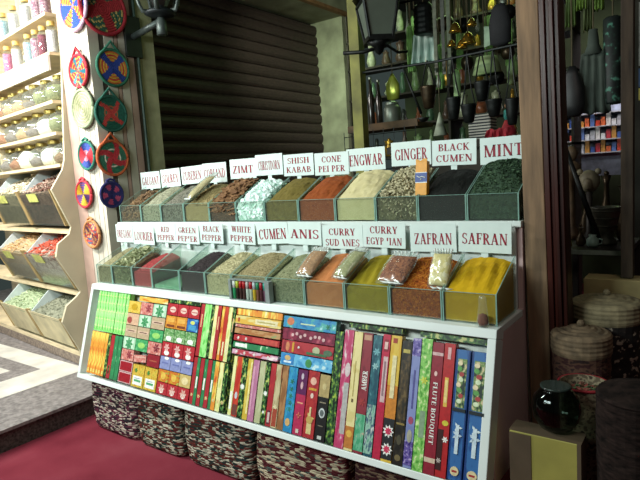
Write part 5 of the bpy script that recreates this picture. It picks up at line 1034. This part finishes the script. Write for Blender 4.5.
# ================================================================ BASKETS, CRATE, BOX AND BOWL AT THE RIGHT
o = MB().box(-.53, -.10, 2.83, 3.20 if False else 2.96, 0, 1.03, M('tan_crate_board', 'a09466', .75, 0, .15, 6)).build('crate', bevel=.004); tag(o, 'tan board crate standing behind the lidded baskets', 'crate')
straw = M('coiled_straw', '7c7258', .85, 0, .2, 25); straw2 = M('coiled_straw_brown', '6c5c48', .85, 0, .25, 25)
cells = MP(['14110f', '241c18', 'a89c88'], [.5, .62], (34, 34, 40), .8, 'noise'); redw = MP(['3a1a18', '5a3a2c', '2a1614'], [.45, .6], (30, 30, 60), .85)
def tall_basket(x, y, r, h, wall, lid, label, lidh=.03, taper=.86):
    t = empty('lidded_basket', (x, y, .001)); tag(t, label, 'basket')
    pr = []; n = 26
    for i in range(n+1): f_ = i/n; pr.append((r*(taper+(1-taper)*f_)+(.003 if i % 2 else 0), f_*(h-.05)))
    MB().lathe(pr+[(.001, h-.05)], wall, n=28).build('basket_wall', t, smooth=False)
    lp_ = [(r*1.02, h-.085), (r*1.05, h-.075)]+[(r*1.04+.002*(i % 2), h-.075+.075*i/8) for i in range(8)]
    for i in range(9): lp_.append((r*(1-i/9.0)+.001, h+lidh*(i/9.0)+(.004 if i % 2 else 0)))
    MB().lathe(lp_, lid, n=28).build('lid', t, smooth=False)
    MB().lathe([(.014, 0), (.016, .01), (.01, .02), (.001, .022)], lid, (0, 0, h+lidh), 10).build('lid_knob', t)
tall_basket(-.405, 2.67, .140, .965, cells, straw, 'tall lidded basket with pale coiled lid and black and white speckled side')
tall_basket(-.462, 2.41, .112, .885, redw, straw2, 'lidded basket with brownish coiled lid in front of the speckled one')
def open_basket(x, y, r, h, wall, rim, fill, label, scoop=False):
    t = empty('open_basket', (x, y, .001)); tag(t, label, 'basket')
    pr = []; n = 20
    for i in range(n+1): f_ = i/n; pr.append((r*(.62+.38*f_**.7)+(.003 if i % 2 else 0), f_*h))
    pr += [(r*.94, h), (r*.86, h-.05), (.001, h-.055)]
    MB().lathe(pr, wall, n=28).build('basket_wall', t)
    MB().tube([(r*1.01*math.cos(2*PI*k/28), r*1.01*math.sin(2*PI*k/28), h-.004) for k in range(29)], .006, rim, 6).build('rim', t, smooth=True)
    return t
open_basket(-.415, 2.205, .088, .748, MP(['5a4c38', '8a7c60', '3a2c22'], [.48, .62], (40, 40, 50), .85), M('red_rim_thread', '8c2028', .7), None, 'open woven basket with a red rim behind the dark glass bowl')
rr3 = random.Random(9); mb = MB()
for k in range(150):
    a = rr3.uniform(0, 6.28); q = .066*math.sqrt(rr3.random()); piece(mb, 'chip', (q*math.cos(a), q*math.sin(a), rr3.uniform(-.004, .014)), .010, MI('potpourri', ['8c8a6c', '3a5a3a', '7a3430', 'a8a88c']), rr3)
o = mb.build('potpourri_chips', loc=(-.415, 2.205, .706)); tag(o, 'mixed green and pale dried chips in the open red rimmed basket', 'dried chips', kind='stuff')
t = empty('dark_basket', (-.205, 2.02, 0.001)); tag(t, 'tall dark brown patterned basket at the lower right corner', 'basket')
pr = [(.10, 0)]+[(.10+.035*math.sin(PI*i/22*.6)+(.002 if i % 2 else 0), i*.038) for i in range(1, 22)]+[(.06, .80), (.001, .79)]
MB().lathe(pr, M('dark_basket_weave', '1a1412', .95, 0, .6, 24, .5, (1, 1, 3), spec=.1), n=28).build('basket_wall', t)
MB().lathe([(.13, .795), (.137, .805), (.13, .815), (.06, .83), (.001, .832)], M('dark_basket_weave', '1a1412', .95, 0, .6, 24, .5, (1, 1, 3), spec=.1), n=28).build('lid', t)
t = empty('wooden_box', (-.50, 2.04, 0)); tag(t, 'yellow fronted box carrying the dark glass bowl beside the stand', 'box')
yb2 = M('ochre_yellow_board', '8f8a44', .6, 0, .1, 5); bb2 = M('brown_board', '4c4030', .7, 0, .15, 5)
MB().box(-.122, .122, -.09, .0, 0, .618, yb2).build('box_body', t, bevel=.003)
MB().box(-.1225, -.045, -.0925, -.09, 0, .612, bb2).build('front_strip', t); MB().box(.110, .1235, -.0925, .001, 0, .619, bb2).build('corner_strip', t)
MB().box(-.124, .124, -.088, .002, .618, .620, bb2).build('box_top', t)
bowlg = glass('dark_glass', '93a098', .06, .06)
t = empty('glass_bowl', (-.475, 2.03, .6225)); tag(t, 'round dark glass bowl with a small mouth on the yellow box', 'bowl')
MB().lathe([(.035, 0), (.058, .010), (.080, .045), (.086, .085), (.078, .12), (.055, .15), (.048, .157), (.052, .162)], bowlg, n=28).build('glass_body', t, smooth=True)
MB().lathe([(.048, .156), (.054, .160), (.054, .166), (.048, .166)], M('bowl_lip', '26302c', .15), n=28).build('lip', t, smooth=True)
hv = random.Random(2)
